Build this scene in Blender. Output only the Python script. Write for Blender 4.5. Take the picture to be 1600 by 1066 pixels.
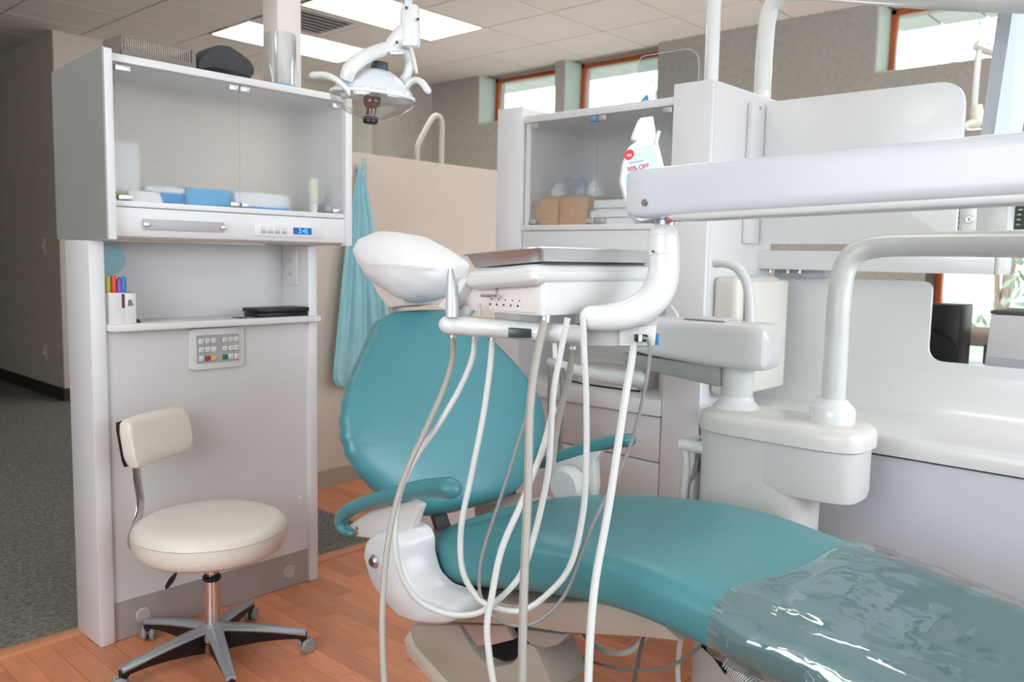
import bpy, bmesh, math, random
from mathutils import Vector, Matrix, noise
random.seed(7)
for o in list(bpy.data.objects): bpy.data.objects.remove(o)
SC = bpy.context.scene
COL = SC.collection
V = Vector
# ------------------------------------------------------------------ camera
FPX, YAW, PITCH, ROLL, CH = 1306.75, 0.831326, 0.100945, 0.0197454, 1.15
_cy, _sy, _cp, _sp = math.cos(YAW), math.sin(YAW), math.cos(PITCH), math.sin(PITCH)
_F = V((_sy*_cp, _cy*_cp, -_sp)); _R0 = V((_cy, -_sy, 0)); _U0 = _R0.cross(_F)
_R = _R0*math.cos(ROLL) + _U0*math.sin(ROLL); _U = _U0*math.cos(ROLL) - _R0*math.sin(ROLL)
C0 = V((0, 0, CH))
FH = V((_sy, _cy, 0)); RH = V((_cy, -_sy, 0))      # horizontal view direction and its right
cd = bpy.data.cameras.new('camera'); cam = bpy.data.objects.new('camera', cd); COL.objects.link(cam)
cd.sensor_width = 36; cd.lens = FPX/1600*36; cd.clip_start = .05; cd.clip_end = 200
m = Matrix((_R, _U, -_F)).transposed().to_4x4(); m.translation = C0; cam.matrix_world = m
cd.dof.use_dof = True; cd.dof.focus_distance = 1.75; cd.dof.aperture_fstop = 5.0
SC.camera = cam
# ------------------------------------------------------------------ world, lights, exposure
w = bpy.data.worlds.new('sky'); SC.world = w; w.use_nodes = True
bg = w.node_tree.nodes['Background']; bg.inputs[0].default_value = (.86, .93, 1, 1); bg.inputs[1].default_value = 6.0
SC.view_settings.view_transform = 'Standard'; SC.view_settings.look = 'None'
SC.view_settings.exposure = -0.12; SC.view_settings.gamma = 1; SC.view_settings.use_curve_mapping = False

def area(name, loc, aim, sx, sy, power, col):
    l = bpy.data.lights.new(name, 'AREA'); l.shape = 'RECTANGLE'; l.size = sx; l.size_y = sy
    l.energy = power; l.color = col
    o = bpy.data.objects.new(name, l); COL.objects.link(o); o.location = loc
    o.rotation_euler = (V(aim)-V(loc)).to_track_quat('-Z', 'Z').to_euler()
    return o
area('window_daylight', (2.3, -2.35, 1.65), (2.2, 2, 1.75), 3.8, 1.4, 32, (.88, .95, 1))
area('window_daylight_left', (-1.75, .3, 1.7), (2, 1.6, 1.9), 2.2, 1.3, 28, (.97, .98, 1))  # extra light added at the unseen left wall to brighten the room

area('window_daylight_partition', (5.2, 4.35, 1.05), (3.4, 3.9, 2.7), 1.5, 1.0, 34, (1, .97, .94))  # added area light hidden behind the partition, lifts the ceiling
area('window_daylight_tower', (5.2, 2.5, .75), (3.6, 2.0, 2.7), 1.5, .9, 21, (1, .97, .94))  # second added uplight for the ceiling, concealed behind the tower

# ------------------------------------------------------------------ pixel -> place helpers
def ray(px, py): return _F + _R*((px-800)/FPX) - _U*((py-533)/FPX)
def PX(x, px, py): d = ray(px, py); return C0 + d*(x/d.x)
def PY(y, px, py): d = ray(px, py); return C0 + d*(y/d.y)
def PZ(z, px, py): d = ray(px, py); return C0 + d*((z-CH)/d.z)
def PD(dep, px, py): return C0 + ray(px, py)*dep

# ------------------------------------------------------------------ materials
def s2l(c): return tuple(((v/255)/12.92 if v/255 <= .04045 else ((v/255+.055)/1.055)**2.4) for v in c)
MAT = {}
def mat(name, rgb, rough=.5, metal=0, var=.04, scale=8, bump=0, bscale=120, trans=0, alpha=1, emit=0, coat=0, spec=.5, ior=1.45, rnd=0, stretch=None, sss=0):
    if name in MAT: return MAT[name]
    mt = bpy.data.materials.new(name); mt.use_nodes = True
    nt = mt.node_tree; N = nt.nodes; L = nt.links; b = N['Principled BSDF']
    c = s2l(rgb)
    tc = N.new('ShaderNodeTexCoord')
    vec = tc.outputs['Object']
    if stretch:
        mp = N.new('ShaderNodeMapping'); mp.inputs['Scale'].default_value = stretch; L.new(vec, mp.inputs[0]); vec = mp.outputs[0]
    nz = N.new('ShaderNodeTexNoise'); nz.inputs['Scale'].default_value = scale; nz.inputs['Detail'].default_value = 4
    L.new(vec, nz.inputs['Vector'])
    rp = N.new('ShaderNodeValToRGB'); e = rp.color_ramp.elements
    e[0].position = .3; e[1].position = .7
    e[0].color = tuple(max(0, v*(1-var)) for v in c)+(1,); e[1].color = tuple(min(1, v*(1+var)) for v in c)+(1,)
    L.new(nz.outputs['Fac'], rp.inputs[0]); out = rp.outputs[0]
    if rnd:
        oi = N.new('ShaderNodeObjectInfo'); hs = N.new('ShaderNodeHueSaturation')
        mr = N.new('ShaderNodeMapRange'); mr.inputs['To Min'].default_value = 1-rnd; mr.inputs['To Max'].default_value = 1+rnd
        L.new(oi.outputs['Random'], mr.inputs['Value']); L.new(mr.outputs[0], hs.inputs['Value']); L.new(out, hs.inputs['Color']); out = hs.outputs[0]
    L.new(out, b.inputs['Base Color'])
    b.inputs['Roughness'].default_value = rough; b.inputs['Metallic'].default_value = metal
    b.inputs['Transmission Weight'].default_value = trans; b.inputs['Alpha'].default_value = alpha
    b.inputs['Coat Weight'].default_value = coat; b.inputs['Specular IOR Level'].default_value = spec; b.inputs['IOR'].default_value = ior
    if coat: b.inputs['Coat Roughness'].default_value = .12
    if emit:
        b.inputs['Emission Color'].default_value = c+(1,); b.inputs['Emission Strength'].default_value = emit
    if bump:
        n2 = N.new('ShaderNodeTexNoise'); n2.inputs['Scale'].default_value = bscale; n2.inputs['Detail'].default_value = 3
        L.new(vec, n2.inputs['Vector'])
        bp = N.new('ShaderNodeBump'); bp.inputs['Strength'].default_value = bump; bp.inputs['Distance'].default_value = .01
        L.new(n2.outputs['Fac'], bp.inputs['Height']); L.new(bp.outputs[0], b.inputs['Normal'])
    MAT[name] = mt
    return mt
def clear(name, rgb, refl=.12, rough=.03, body=0.0, bump=0, bscale=30):
    """thin clear plastic or glass sheet: see-through with a glossy skin"""
    if name in MAT: return MAT[name]
    mt = bpy.data.materials.new(name); mt.use_nodes = True
    nt = mt.node_tree; N = nt.nodes; L = nt.links; N.remove(N['Principled BSDF']); out = N['Material Output']
    tr = N.new('ShaderNodeBsdfTransparent'); tr.inputs[0].default_value = s2l(rgb)+(1,)
    gl = N.new('ShaderNodeBsdfGlossy'); gl.inputs['Roughness'].default_value = rough
    df = N.new('ShaderNodeBsdfDiffuse'); df.inputs[0].default_value = s2l(rgb)+(1,)
    fr = N.new('ShaderNodeLayerWeight'); fr.inputs['Blend'].default_value = .2
    mr = N.new('ShaderNodeMapRange'); mr.inputs['To Min'].default_value = refl; mr.inputs['To Max'].default_value = .45
    L.new(fr.outputs['Fresnel'], mr.inputs['Value'])
    m1 = N.new('ShaderNodeMixShader'); m1.inputs[0].default_value = body
    L.new(tr.outputs[0], m1.inputs[1]); L.new(df.outputs[0], m1.inputs[2])
    m2 = N.new('ShaderNodeMixShader'); L.new(mr.outputs[0], m2.inputs[0])
    L.new(m1.outputs[0], m2.inputs[1]); L.new(gl.outputs[0], m2.inputs[2]); L.new(m2.outputs[0], out.inputs[0])
    if bump:
        tc = N.new('ShaderNodeTexCoord'); nz = N.new('ShaderNodeTexNoise'); nz.inputs['Scale'].default_value = bscale
        L.new(tc.outputs['Object'], nz.inputs['Vector'])
        bp = N.new('ShaderNodeBump'); bp.inputs['Strength'].default_value = bump; bp.inputs['Distance'].default_value = .02
        L.new(nz.outputs['Fac'], bp.inputs['Height']); L.new(bp.outputs[0], gl.inputs['Normal'])
    MAT[name] = mt
    return mt
white = mat('white laminate', (222, 223, 225), .35, var=.015)
white2 = mat('grey white laminate', (214, 214, 215), .4, var=.02)
wplast = mat('white plastic', (219, 221, 221), .22, var=.01, coat=.3)
gplast = mat('grey white plastic', (205, 208, 207), .28, var=.02, coat=.25)
cream = mat('cream plastic', (214, 212, 203), .4, var=.02)
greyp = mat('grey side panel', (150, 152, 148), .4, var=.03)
greyf = mat('grey film', (176, 178, 184), .35, var=.02)
kickm = mat('taupe vinyl kick', (165, 156, 153), .5, var=.05, scale=12)
teal = mat('teal vinyl', (73, 135, 143), .34, var=.05, scale=5, bump=.04, bscale=260, spec=.6)
tealp = mat('teal piping', (48, 110, 120), .4)
taupe = mat('taupe plastic', (176, 163, 150), .42, var=.03)
taupe2 = mat('taupe base cover', (168, 160, 150), .4, var=.03)
black = mat('black plastic', (22, 23, 26), .4)
dark = mat('dark void', (8, 8, 9), .8)
chrome = mat('chrome', (205, 205, 208), .12, metal=1)
steel = mat('brushed steel', (212, 212, 212), .42, metal=1, stretch=(1, 30, 30))
alu = mat('silver painted metal', (168, 176, 184), .35, metal=.5)
vinyl = mat('ivory vinyl', (226, 221, 213), .35, var=.02, bump=.02, bscale=200)
beige = mat('beige wall', (222, 212, 201), .7, var=.02, bump=.02)
hallm = mat('hall paint', (205, 196, 186), .8, var=.02)
greyw = mat('grey wallcovering', (168, 165, 157), .85, var=.08, scale=30, bump=.08, bscale=90)
jamb_lit = mat('pale painted jamb', (190, 204, 192), .7)  # greenish window light on jambs and sills put into the colour
ceilm = mat('ceiling tile', (223, 218, 212), .85, var=.02, bump=.05, bscale=200, rnd=.012)
ceilg = mat('ceiling grid', (205, 198, 190), .7)
wood = mat('orange window wood', (176, 92, 48), .4, var=.15, scale=6, stretch=(8, 8, 1))
plankm = mat('laminate strip', (216, 142, 104), .28, var=.10, scale=7, rnd=.17, stretch=(9, .9, 1), spec=.5)
trimw = mat('wood threshold', (205, 142, 105), .4, var=.08, stretch=(1, 8, 1))
carpet = mat('carpet', (118, 118, 112), .95, var=.45, scale=70, bump=.5, bscale=160)
baseb = mat('dark cove base', (52, 50, 48), .6)
paper = mat('white tissue paper', (238, 239, 242), .8, var=.01, bump=.08, bscale=30)
lampm = mat('lamp diffuser', (255, 250, 240), .5, emit=7)
hosew = mat('white hose', (206, 208, 206), .35, var=.003)
hoseg = mat('grey beige hose', (158, 154, 147), .4, var=.003)
hosed = mat('grey cable', (135, 134, 132), .4)
card = mat('cardboard', (196, 160, 128), .8, var=.05)
blue = mat('blue plastic', (70, 160, 215), .4)
gownm = mat('blue gown', (168, 226, 240), .6, var=.08, alpha=.93)
cushg = mat('charcoal fabric', (62, 64, 68), .85, var=.08, bump=.1, bscale=300)
grass = mat('lawn', (118, 122, 106), .9, var=.1)
leafm = mat('leaf', (132, 146, 124), .6, var=.2)
frost = mat('rain glass', (248, 249, 249), .28, trans=1, ior=1.1, var=.005, bump=.5, bscale=70)
_n = frost.node_tree; _p = _n.nodes['Principled BSDF']; _tl = _n.nodes.new('ShaderNodeBsdfTranslucent'); _tl.inputs[0].default_value = (.9, .93, .92, 1)
_df = _n.nodes.new('ShaderNodeBsdfDiffuse'); _df.inputs[0].default_value = (.82, .85, .85, 1)
_m1 = _n.nodes.new('ShaderNodeMixShader'); _m1.inputs[0].default_value = .5; _n.links.new(_tl.outputs[0], _m1.inputs[1]); _n.links.new(_df.outputs[0], _m1.inputs[2])
_m2 = _n.nodes.new('ShaderNodeMixShader'); _m2.inputs[0].default_value = .14; _n.links.new(_p.outputs[0], _m2.inputs[1]); _n.links.new(_m1.outputs[0], _m2.inputs[2])
_tp = _n.nodes.new('ShaderNodeBsdfTransparent'); _m3 = _n.nodes.new('ShaderNodeMixShader'); _m3.inputs[0].default_value = .4
_n.links.new(_m2.outputs[0], _m3.inputs[1]); _n.links.new(_tp.outputs[0], _m3.inputs[2]); _n.links.new(_m3.outputs[0], _n.nodes['Material Output'].inputs[0])
glass = clear('window glass', (250, 253, 252), .04)
acryl = clear('clear acrylic', (244, 248, 250), .08)
film = clear('clear plastic film', (236, 244, 244), .22, .03, body=.05, bump=.08, bscale=14)
shieldm = clear('clear lamp shield', (248, 246, 243), .12, body=.03)

# ------------------------------------------------------------------ mesh helpers
WL = {}
def obj(name, bm, material, parent=None, label=None, sharp=35):
    bmesh.ops.remove_doubles(bm, verts=bm.verts, dist=1e-6)
    bmesh.ops.recalc_face_normals(bm, faces=bm.faces)
    for f in bm.faces: f.smooth = True
    for e in bm.edges:
        if len(e.link_faces) == 2:
            try:
                if e.calc_face_angle() > math.radians(sharp): e.smooth = False
            except ValueError: pass
    lo = V((min(v.co[i] for v in bm.verts) for i in range(3))); hi = V((max(v.co[i] for v in bm.verts) for i in range(3)))
    c = (lo+hi)/2
    if parent is None: c.z = lo.z
    for v in bm.verts: v.co -= c
    me = bpy.data.meshes.new(name); bm.to_mesh(me); bm.free()
    me.materials.append(material)
    o = bpy.data.objects.new(name, me); COL.objects.link(o)
    if parent: o.parent = parent; o.location = c - WL[parent.name]
    else: o.location = c
    WL[o.name] = c
    if label: o['label'] = label
    return o
def thing(name, label, cat, loc, group=None):
    o = bpy.data.objects.new(name, None); COL.objects.link(o); o.location = loc; o.empty_display_size = .05
    WL[o.name] = V(loc); o['label'] = label; o['category'] = cat
    if group: o['group'] = group
    return o
def tag(o, label, cat, group=None):
    o['label'] = label; o['category'] = cat
    if group: o['group'] = group
    return o
def struct(name, bm, m, parent=None):
    o = obj(name, bm, m, parent); o['kind'] = 'structure'; return o
def NB(): return bmesh.new()
def merge(bm, b2):
    t = bpy.data.meshes.new('t'); b2.to_mesh(t); b2.free(); bm.from_mesh(t); bpy.data.meshes.remove(t); return bm
def obox(bm, c, ax, h, bev=0, seg=2):
    b2 = bmesh.new(); bmesh.ops.create_cube(b2, size=2)
    M = Matrix([V(ax[i]).normalized()*h[i] for i in range(3)]).transposed()
    for v in b2.verts: v.co = M @ v.co + V(c)
    if bev: bmesh.ops.bevel(b2, geom=list(b2.edges), offset=min(bev, min(h)*.98), segments=seg, profile=.5, affect='EDGES')
    return merge(bm, b2)
XYZ = ((1, 0, 0), (0, 1, 0), (0, 0, 1))
def box(bm, x0, x1, y0, y1, z0, z1, bev=0, seg=2):
    return obox(bm, ((x0+x1)/2, (y0+y1)/2, (z0+z1)/2), XYZ, (abs(x1-x0)/2, abs(y1-y0)/2, abs(z1-z0)/2), bev, seg)
def bx(*a, **k): return box(NB(), *a, **k)
def loft(bm, rings, cap=True, closed=True):
    rv = [[bm.verts.new(p) for p in r] for r in rings]
    n = len(rv[0])
    for a, b in zip(rv, rv[1:]):
        for i in range(n if closed else n-1):
            j = (i+1) % n
            try: bm.faces.new((a[i], a[j], b[j], b[i]))
            except ValueError: pass
    if cap and closed:
        for r in (rv[0], rv[-1]):
            try: bm.faces.new(r)
            except ValueError: pass
    return bm
def catmull(P, sub=6):
    P = [tuple(p) for p in P]
    if len(P) < 3: return P
    Q = [P[0]]+P+[P[-1]]; out = []
    for i in range(1, len(Q)-2):
        for k in range(sub):
            t = k/sub; a, b, c, d = Q[i-1:i+3]
            out.append(tuple(.5*((2*b[j])+(-a[j]+c[j])*t+(2*a[j]-5*b[j]+4*c[j]-d[j])*t*t+(-a[j]+3*b[j]-3*c[j]+d[j])*t**3) for j in range(len(b))))
    out.append(P[-1]); return out
def tube(bm, pts, r, seg=12, sub=6, cap=True, flat=1.0, upv=(0, 0, 1), round_end=False):
    """pts 3-D; r a number or one per point; flat scales the profile across upv"""
    rr = r if isinstance(r, (list, tuple)) else [r]*len(pts)
    S = catmull([tuple(p)+(q,) for p, q in zip(pts, rr)], sub)
    P = [V(s[:3]) for s in S]; Rr = [s[3] for s in S]
    n = V(upv); rings = []
    for i, p in enumerate(P):
        t = (P[min(i+1, len(P)-1)]-P[max(i-1, 0)]).normalized()
        n2 = n - t*n.dot(t)
        if n2.length < 1e-3: n2 = t.orthogonal()
        n2.normalize(); n = n2; b = t.cross(n2)
        if round_end and i in (0, len(P)-1):
            s = -1 if i == 0 else 1
            ext = [(k/4) for k in range(1, 5)]
            ends = [[p + t*s*Rr[i]*math.sin(k*math.pi/2) + (n2*math.cos(a)*flat+b*math.sin(a))*Rr[i]*max(.02, math.cos(k*math.pi/2)) for a in [2*math.pi*q/seg for q in range(seg)]] for k in ext]
            me = [p + (n2*math.cos(a)*flat + b*math.sin(a))*Rr[i] for a in [2*math.pi*q/seg for q in range(seg)]]
            if i == 0: rings += ends[::-1]+[me]
            else: rings += [me]+ends
            continue
        rings.append([p + (n2*math.cos(a)*flat + b*math.sin(a))*Rr[i] for a in [2*math.pi*q/seg for q in range(seg)]])
    return loft(bm, rings, cap)
def lathe(bm, prof, o, axis=(0, 0, 1), seg=24, sc=(1, 1)):
    z = V(axis).normalized(); x = z.orthogonal().normalized() if abs(z.z) < .99 else V((1, 0, 0)); y = z.cross(x)
    rings = [[V(o)+z*h+(x*math.cos(a)*sc[0]+y*math.sin(a)*sc[1])*max(r, 1e-4) for a in [2*math.pi*q/seg for q in range(seg)]] for r, h in prof]
    return loft(bm, rings)
def cyl(bm, a, b, r, seg=16, bev=0):
    a, b = V(a), V(b); L = (b-a).length
    pr = [(r, 0), (r, L)] if not bev else [(r-bev, 0), (r, bev), (r, L-bev), (r-bev, L)]
    return lathe(bm, pr, a, b-a, seg)
def prism(bm, pts, vec, bev=0, seg=2):
    b2 = bmesh.new(); n = len(pts); vec = V(vec)
    A = [b2.verts.new(p) for p in pts]; Bv = [b2.verts.new(V(p)+vec) for p in pts]
    b2.faces.new(A); b2.faces.new(Bv[::-1])
    for i in range(n): b2.faces.new((A[i], A[(i+1) % n], Bv[(i+1) % n], Bv[i]))
    bmesh.ops.recalc_face_normals(b2, faces=b2.faces)
    if bev: bmesh.ops.bevel(b2, geom=list(b2.edges), offset=bev, segments=seg, profile=.5, affect='EDGES', clamp_overlap=True)
    return merge(bm, b2)
def rpoly(pts, rad, k=5):
    """round the corners of a 2-D polygon; rad per corner"""
    out = []; n = len(pts)
    for i in range(n):
        r = rad[i] if isinstance(rad, (list, tuple)) else rad
        p = V(pts[i]); a = V(pts[i-1]); b = V(pts[(i+1) % n])
        if r <= 0: out.append(p); continue
        u = (a-p).normalized(); w_ = (b-p).normalized()
        r = min(r, (a-p).length*.49, (b-p).length*.49)
        s, e = p+u*r, p+w_*r
        for q in range(k+1):
            t = q/k; out.append(s*(1-t)**2 + p*2*t*(1-t) + e*t*t)
    return out
def supr(c, u, v, hw, ht, n=4, seg=40, bow=0):
    ring = []
    for q in range(seg):
        a = 2*math.pi*q/seg; ca, sa = math.cos(a), math.sin(a)
        x = math.copysign(abs(ca)**(2/n), ca); y = math.copysign(abs(sa)**(2/n), sa)
        ring.append(V(c)+V(u)*hw*x+V(v)*(ht*y + bow*(1-x*x)*(1 if y > 0 else .3)))
    return ring
def fnt(txt, size, o, xdir, ydir, mt, parent, name='lettering', ext=.0004):
    cu = bpy.data.curves.new('f', 'FONT'); cu.body = txt; cu.size = size; cu.extrude = ext; cu.align_x = 'CENTER'; cu.align_y = 'CENTER'
    t = bpy.data.objects.new('f', cu); COL.objects.link(t); bpy.context.view_layer.update()
    me = bpy.data.meshes.new_from_object(t.evaluated_get(bpy.context.evaluated_depsgraph_get()))
    b = bmesh.new(); b.from_mesh(me); bpy.data.objects.remove(t); bpy.data.meshes.remove(me)
    x, y = V(xdir).normalized(), V(ydir).normalized(); z = x.cross(y)
    for v in b.verts: v.co = V(o)+x*v.co.x+y*v.co.y+z*v.co.z
    return obj(name, b, mt, parent)
inkg = mat('grey print', (120, 122, 126), .6); inkr = mat('red print', (214, 60, 62), .6); inkb = mat('dark print', (50, 52, 60), .6)

# ================================================================== SETTING
CZ = 2.70
fl = struct('floor', bx(-1.7, 5.6, -2.2, 2.55, -.06, -.012), mat('subfloor', (120, 84, 62), .7))
pw, pl = .066, .40
variants = []
for k in range(3):
    variants.append(None)
cnt = 0; ix = 0; x = -.1
while x < 2.3:
    off = (ix*0.37) % 1*pl; y = .1 - off
    while y < 2.55:
        y1 = min(y+pl-.001, 2.55)
        near = (V((x, y, 0))-V((1.2, 1.8, 0))).length
        if y1 > .3 and (PZ(0, 0, 1066).x-.3 < x) and V((x, (y+y1)/2)).dot(V((_sy, _cy))) > 1.35:
            full = abs(y1-y-pl+.001) < 1e-4
            if full and variants[0] is not None:
                o = bpy.data.objects.new('plank', variants[0].data); COL.objects.link(o); o.parent = fl
                o.location = V((x+pw/2, (y+y1)/2, -.006)) - WL[fl.name]
            else:
                o = obj('plank', bx(x, x+pw-.0008, y, y1, -.012, 0, bev=.0006, seg=1), plankm, fl)
                if full: variants[0] = o
            cnt += 1
        y += pl
    x += pw; ix += 1
print('planks', cnt)
struct('floor', bx(2.27, 5.6, -2.2, 2.55, -.012, -.001), plankm, fl)
b = bx(-1.7, 2.15, 2.60, 14, -.05, .004); box(b, 2.15, 2.32, 3.5, 14, -.05, .004)
struct('carpet_floor', b, carpet)
fb = struct('hallway_floor', bx(2.15, 5.6, 2.60, 6.7, -.05, -.012), mat('subfloor', (120, 84, 62), .7))
y = 2.6
for i in range(16):
    for j in range(4):
        yy = 2.62+j*.42
        if yy+.42 > 3.4+.3: continue
        obj('plank', bx(2.15+i*pw, 2.15+(i+1)*pw-.001, yy, yy+.419, -.012, 0), plankm, fb)
struct('trim_1', bx(-1.7, 2.3, 2.548, 2.603, -.02, .007, bev=.003), trimw)
struct('trim_2', bx(2.13, 2.17, 2.60, 3.39, -.02, .007, bev=.003), trimw)

# ceiling with separate lay-in tiles
G = .567; X0, Y0 = 1.94, 3.0
ce = struct('ceiling', bx(-1.8, 5.75, -2.3, 14, CZ+.012, CZ+.06), ceilg)
tile0 = None
LX = (3.07, 4.205)
skip = {(i, j) for i in (2, 3) for j in (2, 4)}
skip.add((2, 3))
for i in range(-2, 6):
    for j in range(-2, 10):
        if (i, j) in skip: continue
        x0, y0 = X0+i*G, Y0+j*G
        x1 = min(x0+G, 5.62)
        if x1-x0 < .1: continue
        if tile0 is None or x1-x0 < G-.01:
            o = obj('ceiling_tile', bx(x0+.006, x1-.006, y0+.006, y0+G-.006, CZ, CZ+.014, bev=.002, seg=1), ceilm, ce)
            if tile0 is None: tile0 = o
        else:
            o = bpy.data.objects.new('ceiling_tile', tile0.data); COL.objects.link(o); o.parent = ce
            o.location = V((x0+G/2, y0+G/2, CZ+.007)) - WL[ce.name]
struct('ceiling', bx(-1.7, X0-2*G, -2.2, 14, CZ, CZ+.011), ceilm, ce)
struct('ceiling', bx(X0-2*G, 5.62, -2.2, Y0-2*G, CZ, CZ+.011), ceilm, ce)
def troffer(x0, y0, nx, ny, label, grp=None):
    t = thing('ceiling_light', label, 'ceiling light', (x0+nx*G/2, y0+ny*G/2, CZ-.004), grp)
    x1, y1 = x0+nx*G, y0+ny*G
    b = bx(x0+.004, x1-.004, y0+.004, y0+.02, CZ-.006, CZ+.01); box(b, x0+.004, x1-.004, y1-.02, y1-.004, CZ-.006, CZ+.01)
    box(b, x0+.004, x0+.02, y0+.02, y1-.02, CZ-.006, CZ+.01); box(b, x1-.02, x1-.004, y0+.02, y1-.02, CZ-.006, CZ+.01)
    obj('frame', b, ceilm, t)
    obj('diffuser', bx(x0+.018, x1-.018, y0+.018, y1-.018, CZ-.001, CZ+.006), lampm, t)
troffer(X0+2*G, Y0+2*G, 2, 1, 'larger bright rectangular ceiling light panel above the dental lamp, nearer of the two')
troffer(X0+2*G, Y0+4*G, 2, 1, 'farther bright rectangular ceiling light panel, seen above the glass-fronted wall cabinet')
# unseen lamps added to light the background, over the chair and around the camera
for i, (a, b_) in enumerate(((-.3, -.9), (3.4, .9), (-.9, .9), (.4, 3.0), (2.3, 1.9))):
    z = CZ-.04
    t = thing('ceiling_light', ['square ceiling light panel above the camera', 'square ceiling light panel above the right counter', 'square ceiling light panel left of the camera', 'square ceiling light panel above the left carpet edge', 'square ceiling light panel above the chair back'][i], 'ceiling light', (a, b_, z), 'ceiling lights out of view')
    obj('frame', bx(a-.3, a+.3, b_-.3, b_+.3, z+.01, z+.04), ceilm, t)
    obj('diffuser', bx(a-.28, a+.28, b_-.28, b_+.28, z, z+.012), lampm, t)
t = thing('ceiling_vent', 'square slatted ceiling air vent between the two light panels', 'vent', (X0+2.5*G, Y0+3.5*G, CZ))
x0, y0 = X0+2*G, Y0+3*G
b = bx(x0+.01, x0+G-.01, y0+.01, y0+.06, CZ-.004, CZ+.01); box(b, x0+.01, x0+G-.01, y0+G-.06, y0+G-.01, CZ-.004, CZ+.01)
box(b, x0+.01, x0+.06, y0+.06, y0+G-.06, CZ-.004, CZ+.01); box(b, x0+G-.06, x0+G-.01, y0+.06, y0+G-.06, CZ-.004, CZ+.01)
obj('frame', b, ceilm, t); obj('duct', bx(x0+.05, x0+G-.05, y0+.05, y0+G-.05, CZ+.008, CZ+.011), dark, t)
for k in range(7):
    yy = y0+.09+k*.064
    obj('slat', obox(NB(), (x0+G/2, yy, CZ+.002), ((1, 0, 0), (0, .8, .6), (0, -.6, .8)), (G/2-.06, .016, .0015)), ceilm, t)

# window wall (far right) with recessed clerestory windows
WX = 5.26; SZ = 2.285
b = bx(WX, WX+.34, 1.53, 5.85, 0, SZ)
box(b, WX, WX+.34, -2.2, 1.53, 1.72, SZ); box(b, WX, WX+.34, -2.2, 1.53, 0, .45); box(b, WX, WX+.34, -2.2, .1, .45, 1.72)
box(b, WX, WX+.34, 1.9, 3.43, SZ, CZ); box(b, WX, WX+.34, -2.2, .7, SZ, CZ)
box(b, WX, WX+.34, 4.297, 4.389, SZ, CZ); box(b, WX, WX+.34, 5.25, 5.85, SZ, CZ)
struct('wall_right', b, greyw)
b = NB()
for ya in (1.9, 3.43, 4.297, 5.25): box(b, WX+.004, WX+.3, ya-.012, ya-.0005, SZ+.002, CZ-.002)
for (ya, yb_) in ((.7, 1.888), (3.43, 4.285), (4.389, 5.238)): box(b, WX+.006, WX+.3, ya, yb_, SZ-.0005, SZ+.008)
struct('trim_3', b, jamb_lit)
def win(n, ya, yb_, za, zb, xf=WX+.2, mull=()):
    b = NB(); fw = .036
    for (a, c, d, e) in ((ya, yb_, zb-fw, zb), (ya, yb_, za, za+fw*.5), (ya, ya+fw, za, zb), (yb_-fw, yb_, za, zb)): box(b, xf, xf+.05, a, c, d, e, bev=.004)
    for y_ in mull: box(b, xf, xf+.05, y_-fw/2, y_+fw/2, za, zb, bev=.004)
    o = struct('window_%d' % n, b, wood)
    obj('pane', bx(xf+.02, xf+.026, ya+.01, yb_-.01, za+.01, zb-.01), glass, o)
win(1, 4.389, 5.238, SZ+.008, CZ-.002); win(2, 3.43, 4.285, SZ+.008, CZ-.002); win(3, .7, 1.888, SZ+.008, CZ-.002)
win(4, .1, 1.53, .45, 1.72)
bl = thing('window_blind', 'dark green slatted blind in the upper part of the far right lower window', 'blind', (5.42, .8, 1.34))
b = bx(5.395, 5.43, .12, 1.50, 1.68, 1.715); obj('headrail', b, mat('blind green', (62, 84, 72), .5), bl)
for k in range(12): obj('slat', obox(NB(), (5.41, .81, 1.34+k*.028), ((.4, 0, 1), (0, 1, 0), (-1, 0, .4)), (.0145, .69, .001)), MAT['blind green'], bl)
# grey stub and hall block
struct('wall_back', bx(4.657, 5.262, 5.845, 5.95, 0, CZ), greyw)
struct('wall_front', bx(2.32, 5.6, 6.64, 14, 0, CZ), hallm)
struct('baseboard_left', bx(2.305, 2.32, 6.62, 14, 0, .1), baseb)
struct('baseboard_back', bx(2.305, 5.2, 6.625, 6.64, 0, .1), baseb)
b = bx(-1.8, -1.7, -2.2, -.9, 0, CZ); box(b, -1.8, -1.7, 1.5, 14, 0, CZ); box(b, -1.8, -1.7, -.9, 1.5, 0, 1.0); box(b, -1.8, -1.7, -.9, 1.5, 2.4, CZ)
struct('wall_left', b, hallm)
struct('wall_end', bx(-1.8, 2.4, 14, 14.1, 0, CZ), hallm)
b = bx(-1.8, .4, -2.3, -2.2, 0, CZ); box(b, 4.3, 5.6, -2.3, -2.2, 0, CZ); box(b, .4, 4.3, -2.3, -2.2, 0, .9); box(b, .4, 4.3, -2.3, -2.2, 2.4, CZ)
struct('wall_rear', b, hallm)
# beige half-height partition with hook
struct('wall_partition', bx(1.7, 3.62, 3.39, 3.47, 0, 1.643, bev=.004), beige)
struct('baseboard_right', bx(1.7, 3.3, 3.375, 3.39, 0, .085), mat('taupe base', (172, 160, 148), .6))
struct('column_1', bx(1.69, 1.79, 2.70, 2.80, 0, CZ, bev=.006), mat('white column', (215, 208, 203), .6))
# outlets on the hall wall
for (px, py, l) in ((68, 385, 'white light switch plate high on the hallway wall at far left'), (70, 550, 'white outlet plate low on the hallway wall at far left')):
    p = PX(2.318, px, py); t = thing('wall_plate', l, 'switch', p)
    obj('plate', bx(2.31, 2.32, p.y-.04, p.y+.04, p.z-.065, p.z+.065, bev=.003), hallm, t); obj('toggle', bx(2.303, 2.312, p.y-.012, p.y+.012, p.z-.02, p.z+.02, bev=.002), white2, t)

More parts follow.
